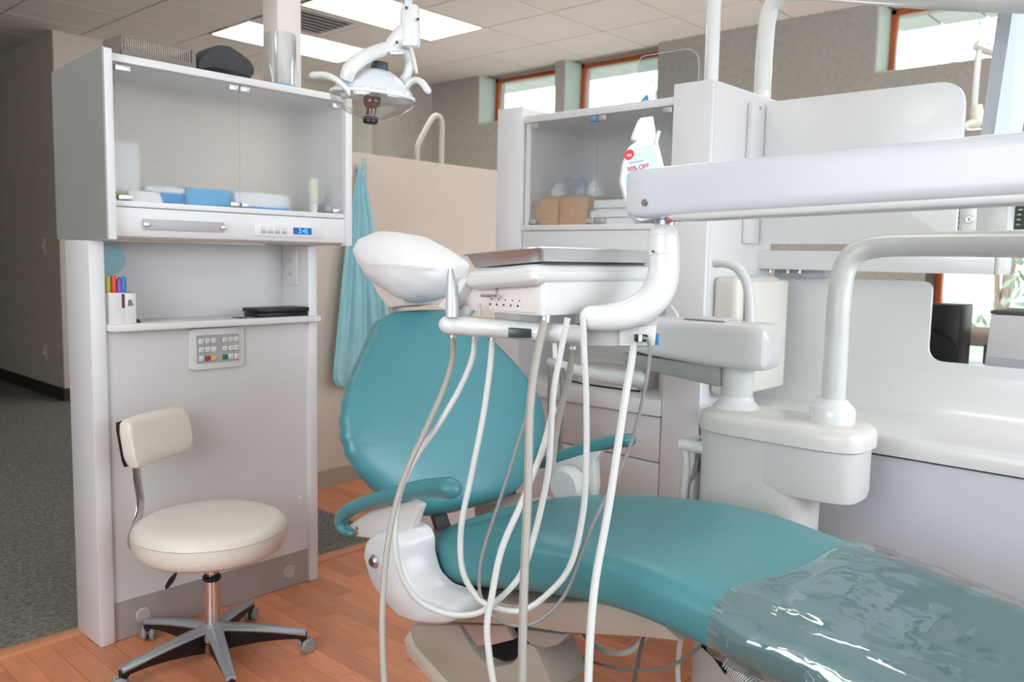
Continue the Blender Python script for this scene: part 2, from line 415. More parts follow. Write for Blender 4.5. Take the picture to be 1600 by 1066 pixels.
# outside: lawn, soffit boards, shrubs
struct('lawn', bx(5.7, 40, -20, 30, -.5, -.3), grass)
sf = struct('roof_soffit', bx(5.6, 6.85, -3, 9, 2.93, 3.0), white2)
for k in range(26): obj('soffit_board', bx(5.62, 6.85, .2+k*.3, .2+k*.3+.285, 2.912, 2.93, bev=.004, seg=1), white2, sf)
def shrub(c, r, n, label, grp):
    t = thing('shrub', label, 'shrub', (c[0], c[1], -.3), grp)
    b = NB()
    for k in range(5):
        a = k*1.26; tube(b, [(c[0], c[1], -.32), (c[0]+.2*math.cos(a), c[1]+.2*math.sin(a), c[2]*.5), (c[0]+r*.5*math.cos(a), c[1]+r*.5*math.sin(a), c[2]+r*.3)], [.05, .035, .015], 6, 3)
    obj('stems', b, mat('bark', (140, 120, 105), .8), t)
    b = NB()
    for k in range(n):
        d = V((random.gauss(0, 1), random.gauss(0, 1), random.gauss(0, 1))).normalized()
        p = V(c)+d*r*random.uniform(.55, 1)*(1+.3*noise.noise(d*2)); u = V((random.gauss(0, 1), random.gauss(0, 1), random.gauss(0, 1))).normalized(); v = u.orthogonal().normalized()
        s = random.uniform(.05, .11)
        b.faces.new([b.verts.new(q) for q in (p-u*s, p+v*s*.45, p+u*s, p-v*s*.45)])
    o = obj('leaves', b, leafm, t); o['kind'] = 'stuff'
shrub((11.0, .9, .9), 1.5, 2600, 'leafy green shrub outside the lower right window, behind the white monitors', None)
shrub((9.5, 6.4, 2.45), .95, 900, 'tree crown outside the second clerestory window above the glass cabinet', None)
shrub((14, 3.0, 3.8), 1.2, 260, 'thin tree crown outside the far right clerestory window', None)

# ================================================================== LEFT CABINET UNIT
YF = 2.42
t = thing('niche_cabinet', 'tall white laminate niche unit with shelf and grey kick strip under the glass cabinet', 'cabinet', (1.28, 2.5, 0))
for (a, b_, l) in ((.918, .962, 0), (1.626, 1.662, 0)):
    obj('side_post', bx(a, b_, YF, 2.592, 0, 1.172, bev=.006), white, t)
obj('front_panel', bx(.962, 1.626, 2.432, 2.450, .118, .915), white2, t)
obj('kick_plate', bx(.962, 1.626, 2.430, 2.450, .002, .118), kickm, t)
obj('niche_back', bx(.962, 1.626, 2.578, 2.592, .915, 1.172), white2, t)
p0 = PY(2.395, 165, 497); p1 = PY(2.395, 497, 489)
sh = prism(NB(), [(.962, 2.577, .917), (.962, 2.410, .917), (.975, 2.39, .917), (1.655, 2.39, .917), (1.655, 2.418, .917), (1.626, 2.418, .917), (1.626, 2.577, .917)], (0, 0, .02), bev=.002)
obj('shelf', sh, white, t)
for (px, py) in ((224, 961), (452, 894)):
    p = PY(YF+.01, px, py); obj('round_cap', cyl(NB(), (p.x, 2.433, p.z), (p.x, 2.426, p.z), .023, 24, bev=.003), mat('grey cap', (186, 178, 175), .5), t)
for (px, py) in ((471, 778), (474, 840), (428, 852)):
    p = PY(YF+.01, px, py); obj('screw_cap', cyl(NB(), (p.x, 2.433, p.z), (p.x, 2.426, p.z), .006, 12, bev=.001), wplast, t)
# key pad
kp = thing('control_keypad', 'small white framed keypad with grey field on the panel under the shelf', 'keypad', (PY(2.43, 337, 543).x, 2.43, .85))
a = PY(2.43, 293, 516); c = PY(2.43, 380, 570)
x0, x1 = a.x+.002, c.x; zt, zb = .91, .783
ring = rpoly([(x0, zb), (x1, zb), (x1, zt), (x0, zt)], .014)
obj('frame', prism(NB(), [(q.x, 2.4315, q.y) for q in ring], (0, -.009, 0), bev=.0015), wplast, kp)
gx0, gx1, gz0, gz1 = x0+.021, x1-.021, zb+.02, zt-.02
obj('key_field', bx(gx0, gx1, 2.420, 2.4235, gz0, gz1), mat('keypad grey', (170, 172, 172), .5), kp)
kw = (gx1-gx0)
keyc = {(1, 2): mat('red key', (190, 45, 50), .5), (2, 2): mat('yellow key', (215, 185, 120), .5), (3, 2): mat('green key', (30, 125, 85), .5)}
kx = [.10, .245, .39, .66, .80, .935]
for i, fx in enumerate(kx):
    for j in range(3):
        cx, cz = gx0+kw*fx, gz1-(gz1-gz0)*(.2+.31*j)
        o = obj('key', bx(cx-.0078, cx+.0078, 2.4155, 2.4205, cz-.0078, cz+.0078, bev=.0015), keyc.get((i, j), wplast), kp)
        if (i, j) in keyc: o['label'] = {1: 'red key', 2: 'yellow key', 3: 'green key'}[i]
        elif True: obj('key_mark', bx(cx-.003, cx+.003, 2.4150, 2.4157, cz-.0008, cz+.0008), inkg, o)
# outlet in the niche
p = PX(1.624, 457, 418)
ol = thing('power_outlet', 'white double power outlet on the side wall of the niche', 'outlet', (1.624, p.y, p.z-.06))
obj('plate', bx(1.618, 1.626, p.y-.033, p.y+.033, p.z-.06, p.z+.06, bev=.002), wplast, ol)
for s in (-1, 1):
    so = obj('socket', bx(1.6155, 1.619, p.y-.015, p.y+.015, p.z+s*.025-.016, p.z+s*.025+.016, bev=.002), white2, ol)
    for q in (-.006, .006): obj('slot', bx(1.615, 1.6158, p.y+q-.001, p.y+q+.001, p.z+s*.025-.004, p.z+s*.025+.006), dark, so)

# upper glass cabinet
YC = 2.33
cb = thing('wall_cabinet', 'large frosted-glass-fronted wall cabinet with grey side on the left unit', 'cabinet', (1.33, 2.47, 1.174))
CT, CB_ = 1.668, 1.174
sp = rpoly([(YC-.03, CB_), (2.655, CB_), (2.655, 1.652), (YC-.03, 1.672)], [0, .006, .012, .008])
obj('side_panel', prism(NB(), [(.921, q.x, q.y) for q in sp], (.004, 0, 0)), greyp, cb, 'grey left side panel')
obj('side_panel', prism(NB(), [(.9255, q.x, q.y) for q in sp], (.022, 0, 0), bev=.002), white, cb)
obj('side_panel', bx(1.706, 1.732, YC-.012, 2.655, CB_, CT, bev=.003), white, cb, 'white right side panel')
obj('top_panel', bx(.948, 1.706, YC-.004, 2.655, 1.645, 1.666, bev=.002), white, cb)
obj('back_panel', bx(.948, 1.706, 2.640, 2.655, 1.195, 1.645), mat('cabinet back', (232, 222, 211), .7), cb)
obj('bottom_panel', bx(.948, 1.706, YC-.004, 2.640, 1.264, 1.280, bev=.002), white, cb)
pf = [(YC-.002, 1.262), (YC-.006, 1.20), (YC+.0, 1.184), (YC+.02, 1.176), (2.64, 1.176), (2.64, 1.262)]
obj('fascia', prism(NB(), [(.948, y_, z_) for y_, z_ in pf], (.758, 0, 0)), white, cb)
gm = 1.327
for (a, b_) in ((.966, gm-.001), (gm+.001, 1.696)):
    d = obj('glass_door', bx(a, b_, YC+.002, YC+.007, 1.283, 1.640), frost, cb)
    for (hx, wd) in (((a+.0, .04), (b_-.032, .030)) if a < 1 else ((a+.002, .030), (b_-.035, .033))):
        for hz in (1.627, 1.287): obj('clamp', bx(hx, hx+wd, YC-.004, YC+.012, hz-.003 if hz > 1.5 else hz-.004, hz+.011 if hz > 1.5 else hz+.008, bev=.001), steel, d)
a, c = PY(YC-.012, 225, 350), PY(YC-.012, 350, 352)
mg = obj('label_window', bx(a.x, c.x, YC-.012, YC-.004, 1.204, 1.233, bev=.001), greyf, cb, 'grey plastic holder strip')
for xx in (a.x-.003, c.x-.012):
    obj('clip', bx(xx, xx+.018, YC-.018, YC-.011, 1.212, 1.223, bev=.002), steel, mg)
a, c = PY(YC-.008, 397, 357), PY(YC-.008, 503, 357)
cp = obj('control_plate', bx(a.x, c.x, YC-.0085, YC-.003, 1.197, 1.237, bev=.001), white, cb)
bx0, bx1 = PY(YC, 404, 352).x, PY(YC, 447, 352).x
for i in range(4):
    cx = bx0+(bx1-bx0)*(i+.5)/4
    obj('button', bx(cx-.0085, cx+.0085, YC-.0105, YC-.008, 1.219, 1.2285, bev=.0008), wplast, cp)
    obj('button', bx(cx-.0085, cx+.0085, YC-.0105, YC-.008, 1.2055, 1.2155, bev=.0008), mat('grey button', (168, 172, 178), .5), cp)
a, c = PY(YC, 456, 356), PY(YC, 484, 358)
ds = obj('display', bx(a.x, c.x, YC-.0105, YC-.008, 1.2065, 1.2275), mat('blue display', (16, 70, 150), .3, emit=.35), cp)
# (digits belong to the plate: part level)
fnt('2:45', .021, ((a.x+c.x)/2+.002, YC-.0112, 1.2165), (1, 0, 0), (0, 0, 1), mat('cyan digits', (70, 200, 255), .4, emit=.9), cp, 'digits')
obj('button', bx(c.x+.005, c.x+.020, YC-.0105, YC-.008, 1.207, 1.227, bev=.0008), white2, cp)

# inside the glass cabinet
def carton(name, x0, x1, y0, y1, z0, h, m1, label, cat, band=None, lid=None):
    t = thing(name, label, cat, ((x0+x1)/2, (y0+y1)/2, z0))
    obj('carton', bx(x0, x1, y0, y1, z0, z0+h, bev=.002), m1, t)
    if band: obj('printed_band', bx(x0-.0006, x1+.0006, y0-.0006, y1+.0006, z0+band[0], z0+band[1]), band[2], t)
    if lid: obj('opening', bx(x0+.02, x1-.02, y0+.02, y1-.02, z0+h, z0+h+.003, bev=.001), lid, t)
    return t
ZS = 1.2805
lime = mat('lime print', (180, 205, 110), .6); blu2 = mat('bright blue print', (60, 150, 215), .6); wbox = mat('white card', (232, 235, 236), .7)
carton('carton', .985, 1.065, 2.42, 2.50, ZS, .168, wbox, 'tall white carton with green bottom band at the left inside the frosted cabinet', 'box', (.001, .03, lime))
carton('glove_box', 1.085, 1.20, 2.43, 2.52, ZS, .052, blu2, 'blue carton topped with white, next to the tall white carton behind frosted glass', 'box', (.036, .0515, wbox))
carton('glove_box', 1.205, 1.345, 2.42, 2.52, ZS, .055, mat('sky blue print', (90, 175, 225), .6), 'sky blue carton in the middle behind frosted glass', 'box', None, wbox)
carton('carton', 1.365, 1.56, 2.43, 2.53, ZS, .055, wbox, 'low white carton with a blue foot band at the right behind frosted glass', 'box', (.001, .012, blu2))
p = PY(2.36, 224, 307)
t = thing('folded_card', 'small white folded card standing at the lower left inside the frosted cabinet', 'card', (p.x, 2.36, ZS))
obj('front_leaf', prism(NB(), [(p.x-.048, 2.345, ZS), (p.x+.05, 2.345, ZS), (p.x+.044, 2.36, ZS+.03), (p.x-.042, 2.36, ZS+.03)], (0, .001, 0)), wbox, t)
obj('back_leaf', prism(NB(), [(p.x-.048, 2.376, ZS), (p.x+.05, 2.376, ZS), (p.x+.044, 2.362, ZS+.03), (p.x-.042, 2.362, ZS+.03)], (0, .001, 0)), wbox, t)
p = PY(2.37, 490, 320)
t = thing('squeeze_tube', 'pale green squeeze tube standing on its white cap behind frosted glass', 'tube', (p.x, 2.37, ZS))
obj('cap', lathe(NB(), [(.013, 0), (.014, .03), (.011, .033)], (p.x, 2.37, ZS)), wplast, t)
obj('tube_body', loft(NB(), [supr((p.x, 2.37, ZS+.033+h), (1, 0, 0), (0, 1, 0), w_, d_, 2, 20) for h, w_, d_ in ((0, .012, .012), (.006, .015, .014), (.05, .016, .009), (.078, .017, .001))]), mat('pale green tube', (215, 222, 200), .5), t)
p = PY(2.38, 512, 325)
t = thing('tape_dispenser', 'small dark grey dispenser beside the squeeze tube behind frosted glass', 'dispenser', (p.x-.01, 2.40, ZS))
obj('body', prism(NB(), [(p.x-.03, 2.39, ZS), (p.x+.03, 2.39, ZS), (p.x+.028, 2.39, ZS+.02), (p.x+.005, 2.39, ZS+.034), (p.x-.02, 2.39, ZS+.03)], (0, .03, 0), bev=.003), mat('grey dispenser', (110, 114, 118), .5), t)
obj('roll', cyl(NB(), (p.x+.008, 2.388, ZS+.018), (p.x+.008, 2.422, ZS+.018), .010, 16), wplast, t)

# on the niche shelf
SZF = .9372
def lid(px, py, yy): q = PY(yy, px, py); return q.x
mx = PY(2.45, 192, 470).x
mg = thing('pen_mug', 'white mug with dark print holding markers on the niche shelf', 'mug', (mx-.012, 2.45, SZF))
prof = [(.036, 0), (.038, .004), (.038, .088), (.0345, .088), (.0345, .006), (.0, .006)]
cx = max(PY(2.45, 178, 470).x+.003, 1.002)
obj('mug_body', lathe(NB(), prof, (cx, 2.455, SZF), seg=28), wplast, mg)
obj('mug_print', bx(cx+.002, cx+.012, 2.4155, 2.4175, SZF+.045, SZF+.085), mat('maroon print', (95, 50, 60), .6), mg)
nx = PY(2.43, 198, 470).x
t = thing('note_holder', 'white upright note cube with small grey picture beside the pen mug', 'holder', (nx+.003, 2.43, SZF))
obj('body', bx(nx-.012, nx+.017, 2.407, 2.452, SZF, SZF+.087, bev=.002), wplast, t); obj('picture', prism(NB(), [(nx-.007, 2.4066, SZF+.05), (nx+.009, 2.4066, SZF+.052), (nx+.002, 2.4066, SZF+.07), (nx-.006, 2.4066, SZF+.068)], (0, -.0006, 0)), inkg, t)
pens = [(-.024, (190, 205, 95), 'lime green highlighter standing in the white mug', .125), (-.008, (235, 80, 50), 'orange red highlighter standing in the white mug', .127), (.008, (120, 95, 175), 'purple highlighter standing in the white mug', .118), (.02, (45, 130, 195), 'blue highlighter standing in the white mug', .124)]
for k, (dx, c_, l, h) in enumerate(pens):
    pm = mat('pen%d' % k, c_, .4); x_ = cx+dx; t = thing('highlighter', l, 'pen', (x_, 2.452, SZF+.006), 'highlighters in the mug')
    obj('barrel', lathe(NB(), [(.006, 0), (.0072, .004), (.0072, h-.03), (.0065, h-.03)], (x_, 2.446, SZF+.0065)), pm, t)
    obj('pen_cap', lathe(NB(), [(.0075, 0), (.0075, .028), (.005, .033)], (x_, 2.446, SZF+.0065+h-.03)), pm, t)
for k, (dx, c_, l, h) in enumerate(((.0, (175, 40, 60), 'thin dark red pen behind the highlighters in the mug', .15), (.012, (60, 60, 75), 'thin dark pen at the right of the red pen in the mug', .146), (-.017, (30, 110, 90), 'thin green pen at the left in the mug', .148))):
    pm = mat('thin%d' % k, c_, .4); x_ = cx+dx; t = thing('pen', l, 'pen', (x_, 2.468, SZF+.006), 'thin pens in the mug')
    obj('barrel', cyl(NB(), (x_, 2.464, SZF+.0065), (x_+.002, 2.464, SZF+h-.02), .0038, 10), pm, t); obj('clip', bx(x_-.001, x_+.003, 2.4585, 2.4605, SZF+h-.045, SZF+h-.015), pm, t)
p = PY(2.5, 171, 405); p.x = 1.018
t = thing('paper_fan', 'round pale blue disc leaning behind the markers in the niche', 'fan', (p.x, 2.50, SZF))
obj('disc', cyl(NB(), (p.x-.008, 2.503, p.z), (p.x-.008, 2.506, p.z), .045, 28), mat('pale aqua', (150, 190, 200), .6), t); obj('stick', bx(p.x-.011, p.x-.005, 2.506, 2.51, SZF, p.z), mat('pale aqua', (150, 190, 200), .6), t)
a, c = PY(2.44, 396, 475), PY(2.44, 476, 475)
t = thing('black_case', 'flat black hinged case on the right end of the niche shelf', 'case', ((a.x+c.x)/2, 2.46, SZF))
obj('case_bottom', bx(a.x, c.x-.004, 2.415, 2.50, SZF, SZF+.013, bev=.002), black, t); obj('case_lid', bx(a.x-.004, c.x, 2.411, 2.503, SZF+.0145, SZF+.029, bev=.003), black, t); obj('latch', bx((a.x+c.x)/2+.02, (a.x+c.x)/2+.05, 2.408, 2.412, SZF+.009, SZF+.02, bev=.001), dark, t)
a = PY(2.42, 372, 484).x; tag(obj('black_card', bx(a, a+.035, 2.42, 2.46, SZF, SZF+.002), black), 'thin black card lying left of the flat black case', 'card')
a = PY(2.42, 270, 487).x; tag(obj('paper_note', bx(a, a+.035, 2.43, 2.47, SZF, SZF+.0012), wbox), 'small white note lying in the middle of the niche shelf', 'paper')
a = PY(2.42, 218, 486).x
t = thing('binder_clip', 'small dark binder clip lying right of the note cube on the shelf', 'clip', (a, 2.44, SZF))
obj('clip_body', prism(NB(), [(a-.008, 2.43, SZF), (a+.008, 2.43, SZF), (a+.002, 2.43, SZF+.01), (a-.002, 2.43, SZF+.01)], (0, .018, 0)), black, t)
tube(b := NB(), [(a, 2.432, SZF+.009), (a+.012, 2.430, SZF+.014), (a+.02, 2.436, SZF+.013)], .0008, 6, 3); obj('wire_arm', b, steel, t)

# on top of the glass cabinet
ZT = 1.6665
a, c = PY(2.40, 190, 90), PY(2.40, 306, 90)
t = thing('wire_organizer', 'grey ribbed open organizer on top of the wall cabinet at left', 'organizer', ((a.x+c.x)/2, 2.45, ZT))
orgm = mat('grey organizer', (118, 112, 104), .5)
xa, xb = a.x, c.x; zt = PY(2.40, 190, 53).z
obj('end_frame', bx(xa, xa+.005, 2.40, 2.52, ZT, zt), orgm, t); obj('end_frame', bx(xb-.012, xb, 2.40, 2.52, ZT, zt-.006), orgm, t)
for (ya_, yb2, za_, zb_) in ((2.398, 2.404, ZT, ZT+.028), (2.40, 2.404, zt-.006, zt-.002), (2.516, 2.52, ZT, ZT+.028), (2.516, 2.52, zt-.006, zt-.002)): obj('rail', bx(xa, xb, ya_, yb2, za_, zb_), orgm, t)
n = 30
for k in range(n):
    x_ = xa+.012+(xb-xa-.03)*k/(n-1); obj('rib', bx(x_-.0012, x_+.0012, 2.400, 2.403, ZT+.028, zt-.005), mat('rib', (150, 143, 134), .4), t)
obj('back_sheet', bx(xa+.005, xb-.012, 2.517, 2.519, ZT+.028, zt-.006), clear('smoky sheet', (205, 195, 185), .04, .3, body=.15), t)
# charcoal neck cushion
t = thing('neck_cushion', 'charcoal wedge-shaped cushion on top of the wall cabinet', 'cushion', (PY(2.45, 356, 100).x, 2.45, ZT))
yy = 2.40
prof = [(308, 108), (309, 98), (318, 86), (335, 73), (348, 68), (362, 70), (380, 82), (396, 95), (402, 106), (402, 116), (396, 123), (380, 120), (350, 113), (325, 108)]
P0 = [PY(yy, *q) for q in prof]
for q in P0: q.z = max(q.z, ZT+.002)
cen = sum((q for q in P0), V())/len(P0)
rings = []
for dy, s in ((-.004, .3), (-.002, .7), (.008, .93), (.03, 1), (.09, 1), (.115, .93), (.128, .7), (.13, .3)):
    rg = []
    for q in P0:
        r_ = cen+(q-cen)*s; r_.z = max(r_.z, ZT+.001); rg.append(V((r_.x, yy+dy, r_.z)))
    rings.append(rg)
obj('pad', loft(NB(), rings), cushg, t); obj('strap_tab', bx(PY(2.33, 358, 117).x, PY(2.33, 372, 117).x, 2.322, 2.41, ZT, ZT+.006, bev=.002), black, t)
# clear face shield with blue band
def face_shield(cx, cy, z0, w_, h, label, ang=0, tilt=.02):
    t = thing('face_shield', label, 'face shield', (cx, cy, z0))
    b = NB(); rings = []
    for k in range(13):
        a = math.pi*(k/12)+ang; x_, y_ = cx+w_*math.cos(a), cy+w_*.8*math.sin(a)
        rings.append([(x_, y_, z0+.004), (x_+tilt*math.cos(a)*.2, y_, z0+h*(1-.12*(abs(k-6)/6)**4))])
    for (A, Bq) in zip(rings, rings[1:]):
        b.faces.new([b.verts.new(q) for q in (A[0], Bq[0], Bq[1], A[1])])
    bmesh.ops.remove_doubles(b, verts=b.verts, dist=1e-5); bmesh.ops.solidify(b, geom=list(b.faces), thickness=.0015)
    obj('visor', b, acryl, t)
    b = NB(); tube(b, [(cx+(w_+.002)*math.cos(math.pi*k/8+ang), cy+(w_+.002)*.8*math.sin(math.pi*k/8+ang), z0+.022) for k in range(9)], .011, 8, 3, flat=1.0); obj('headband', b, blue, t)
p = PY(2.45, 450, 132); face_shield(p.x, 2.50, ZT, .055, .20, 'clear face shield with blue headband standing on the left wall cabinet', ang=math.pi)

# ================================================================== HANGING GOWN and hook
h = PY(3.36, 563, 262)
hk = thing('coat_hook', 'small metal hook on the beige partition', 'hook', (h.x, 3.385, h.z))
obj('plate', bx(h.x-.012, h.x+.012, 3.383, 3.39, h.z-.02, h.z+.02, bev=.002), steel, hk)
b = NB(); tube(b, [(h.x, 3.385, h.z-.005), (h.x, 3.36, h.z-.012), (h.x, 3.335, h.z-.004), (h.x, 3.33, h.z+.012)], .005, 8, 4, round_end=True); obj('prong', b, steel, hk)
rows = [(256, 562, 568), (272, 560, 569), (300, 553, 575), (340, 546, 583), (400, 536, 592), (460, 529, 603), (520, 523, 610), (560, 519, 607), (590, 517, 604), (604, 525, 600)]
b = NB(); grid = []
nU = 44
for i, (py, xl, xr) in enumerate(catmull([(a, b_, c_) for a, b_, c_ in rows], 3)):
    A, Bq = PY(3.335, xl, py), PY(3.335, xr, py); f = min(1, i/14)
    row = []
    for k in range(nU+1):
        u = k/nU; q = A.lerp(Bq, u)
        fold = .022*f*math.sin(u*21+i*.08)+.012*f*math.sin(u*43+1.3)
        row.append(b.verts.new((q.x, 3.345-abs(fold)*.9-.012*f*math.sin(math.pi*u), q.z)))
    grid.append(row)
for r0, r1 in zip(grid, grid[1:]):
    for k in range(nU): b.faces.new((r0[k], r0[k+1], r1[k+1], r1[k]))
gw = thing('disposable_gown', 'light blue disposable gown hanging from the hook on the beige partition', 'gown', (h.x, 3.34, .55))
obj('cloth', b, gownm, gw, sharp=80)
b = NB(); tube(b, [(h.x, 3.345, h.z+.015), (h.x-.004, 3.335, h.z+.045), (h.x+.012, 3.33, h.z+.02), (h.x+.012, 3.335, h.z-.05), (h.x+.03, 3.34, h.z-.13)], .004, 6, 4, flat=.4); obj('neck_tie', b, gownm, gw)

# pole of the next treatment room behind the partition
t = thing('bent_pole', 'white bent tube rising behind the beige partition', 'pole', (3.87, 4.2, 0))
b = NB(); tube(b, [PY(4.2, 689, 900)*1, PY(4.2, 689, 500), PY(4.2, 690, 250), PY(4.2, 691, 200), PY(4.2, 688, 184), PY(4.2, 680, 181), PY(4.2, 672, 190), PY(4.2, 656, 220), PY(4.2, 652, 232), PY(4.2, 652, 250), PY(4.2, 652, 330)], .017, 12, 4)
for v in b.verts: v.co.z = max(v.co.z, .0)
obj('tube', b, cream, t)
b = NB(); lathe(b, [(.03, 0), (.03, .02), (.02, .03)], (PY(4.2, 689, 250).x, 4.2, 1.70)); obj('collar', b, cream, t)

# ================================================================== REAR CABINET (E) AND TOWER
XE = 2.25; TZ = 1.68
sd = thing('storage_tower', 'tall white end tower at the right of the far glass cabinet', 'cabinet', (2.46, 1.34, 0))
obj('front_face', bx(XE, XE+.018, 1.273, 1.406, 0, TZ, bev=.002), white, sd)
obj('side_face', bx(XE+.019, 2.68, 1.273, 1.29, 0, TZ-.004, bev=.002), white2, sd)
obj('body', bx(XE+.019, 2.68, 1.291, 1.404, 0, TZ-.006), white2, sd)
obj('top_cap', bx(XE+.019, 2.68, 1.275, 1.402, TZ-.006, TZ-.0005, bev=.001), white, sd)
ps = thing('cabinet_post', 'white full-height side post at the left of the far glass cabinet', 'cabinet', (2.4, 2.08, 0))
obj('front_face', bx(XE, XE+.018, 2.024, 2.144, 0, TZ, bev=.002), white, ps)
obj('body', bx(XE+.019, 2.62, 2.026, 2.142, 0, TZ-.004, bev=.002), white2, ps)
gc = thing('glass_cabinet', 'far glass-fronted cabinet holding brown boxes between white posts', 'cabinet', (2.4, 1.7, 1.12))
obj('top_panel', bx(XE+.008, 2.6, 1.408, 2.022, 1.620, 1.645, bev=.002), white, gc)
obj('bottom_panel', bx(XE+.004, 2.6, 1.408, 2.022, 1.243, 1.262, bev=.002), white, gc)
obj('back_panel', bx(2.585, 2.6, 1.41, 2.02, 1.262, 1.62), white2, gc)
obj('fascia', bx(XE+.012, XE+.03, 1.408, 2.022, 1.12, 1.242, bev=.002), white, gc)
obj('side_panel', bx(XE+.02, 2.585, 1.995, 2.022, 1.262, 1.62), white, gc)
YM = 1.697
for (a, b_) in ((1.412, YM-.001), (YM+.001, 1.990)):
    d = obj('glass_door', bx(XE+.010, XE+.015, a, b_, 1.266, 1.616), frost, gc)
    for hy in (a+.001, b_-.034):
        for hz in (1.268, 1.602): obj('clamp', bx(XE+.004, XE+.019, hy, hy+.033, hz-.003, hz+.013, bev=.001), steel if not (a > YM-.1 and hy < YM+.05 and hz > 1.5) else mat('blue clamp', (120, 160, 205), .3, metal=.4), d)
    
def crt(y0, y1, x0, h, m1, label, **k): return carton(k.get('name', 'cardboard_box'), x0, x0+.12, y0, y1, 1.2625, h, m1, label, 'box', k.get('band'), k.get('lid'))
t = crt(1.868, 1.972, 2.272, .093, card, 'brown cardboard box at the left behind the far cabinet glass')
obj('tape', bx(2.273, 2.39, 1.917, 1.923, 1.3555, 1.3562), hosed, t)
t = crt(1.742, 1.860, 2.272, .095, card, 'wider brown cardboard box touching the mid hinge of the far cabinet')
obj('tape', bx(2.273, 2.39, 1.798, 1.806, 1.3575, 1.3582), hosed, t)
crt(1.55, 1.73, 2.275, .045, wbox, 'lower white box right of the mid hinge in the far cabinet', name='carton', band=(.02, .023, inkg))
t = carton('carton', 2.28, 2.39, 1.56, 1.72, 1.308, .035, wbox, 'upper white box stacked in the far cabinet', 'box', (.005, .008, inkg))
for k, (yy, c_, l) in enumerate(((1.925, (205, 212, 216), 'pale plastic bag heaped on the left cardboard box'), (1.825, (150, 170, 185), 'blue grey plastic bag on the wider cardboard box'), (1.765, (215, 222, 226), 'whitish plastic bag by the mid hinge on the wider cardboard box'))):
    t = thing('plastic_bag', l, 'bag', (2.35, yy, 1.357)); b = NB()
    rings = [[V((2.35+.035*r_*math.cos(a)*(1+.25*noise.noise(V((a*2, h*40, k)))), yy+.03*r_*math.sin(a)*(1+.25*noise.noise(V((a*2+5, h*40, k)))), 1.3575+h)) for a in [2*math.pi*q/16 for q in range(16)]] for h, r_ in ((0, .8), (.01, 1.05), (.03, 1), (.05, .6), (.06, .25), (.075, .45))]
    obj('bag_body', loft(b, rings), mat('bag%d' % k, c_, .4), t); b = NB(); cyl(b, (2.35, yy, 1.4175), (2.35, yy, 1.4215), .012, 12); obj('knot_tie', b, blu2, t)

cn = thing('drawer_counter', 'low white counter with drawers under the far glass cabinet', 'counter', (2.45, 1.7, 0))
def cprof(y0, y1, xb, zc=.655):
    rr = .12 if xb > 2.65 else .06
    pr = [(XE-.012, zc), (XE-.014, zc+.035), (XE-.008, zc+.048), (XE+.01, zc+.053)]
    pr += [(xb-rr+rr*math.sin(k*math.pi/20), zc+.053+rr-rr*math.cos(k*math.pi/20)) for k in range(11)]
    pr += [(xb+.015, zc+.053+rr), (xb+.015, zc)]
    return prism(NB(), [(a, y0, b_) for a, b_ in pr], (0, y1-y0, 0))
obj('worktop', cprof(1.408, 2.022, 2.585), white, cn)
obj('back_panel', bx(2.585, 2.6, 1.41, 2.02, .768, 1.242), white2, cn)
obj('carcass', bx(XE+.02, 2.585, 1.41, 2.02, .03, .652), mat('dark gap', (60, 58, 56), .8), cn)
for (za, zb) in ((.505, .649), (.265, .501), (.03, .261)): 
    d = obj('drawer', bx(XE, XE+.018, 1.41, 2.02, za, zb, bev=.0015), white2, cn)
    obj('pull_lip', bx(XE+.002, XE+.016, 1.5, 1.93, zb, zb+.0015), steel, d)
lc = thing('low_cabinet', 'low white cupboard left of the far post, seen under the chair back', 'cabinet', (2.4, 2.5, 0))
obj('body', bx(XE+.02, 2.6, 2.148, 2.83, .0, .50), white2, lc); obj('door', bx(XE, XE+.018, 2.148, 2.219, .02, .50, bev=.001), white2, lc); obj('door', bx(XE, XE+.018, 2.226, 2.83, .02, .50, bev=.001), white2, lc)
# items on that counter
p = PX(2.36, 960, 580)
t = thing('perforated_basket', 'white perforated basket with black rim strip on the far counter', 'basket', (2.36, 1.66, .7085))
bas = mat('basket white', (232, 230, 226), .5)
obj('basket_body', bx(2.32, 2.46, 1.55, 1.80, .7085, .775, bev=.006), bas, t)
for i in range(12):
    for j in range(3):
        obj('hole', bx(2.3193, 2.3203, 1.57+i*.0185, 1.574+i*.0185, .728+j*.014, .732+j*.014), greyf, t)
b = NB(); tube(b, [(2.30, 1.84, .72), (2.305, 1.75, .712), (2.31, 1.6, .712), (2.31, 1.53, .7135)], .003, 6, 5); tag(obj('black_cable', b, black), 'short black cable lying in front of the perforated basket', 'cable')
t = thing('cream_canister', 'cream plastic canister on the far counter beside the tower', 'canister', (2.4, 1.475, .7085))
obj('body', lathe(NB(), [(.045, 0), (.048, .01), (.048, .15), (.04, .16)], (2.42, 1.47, .7085)), cream, t); obj('lid', lathe(NB(), [(.044, 0), (.044, .012), (.02, .02)], (2.42, 1.47, .8685)), cream, t)
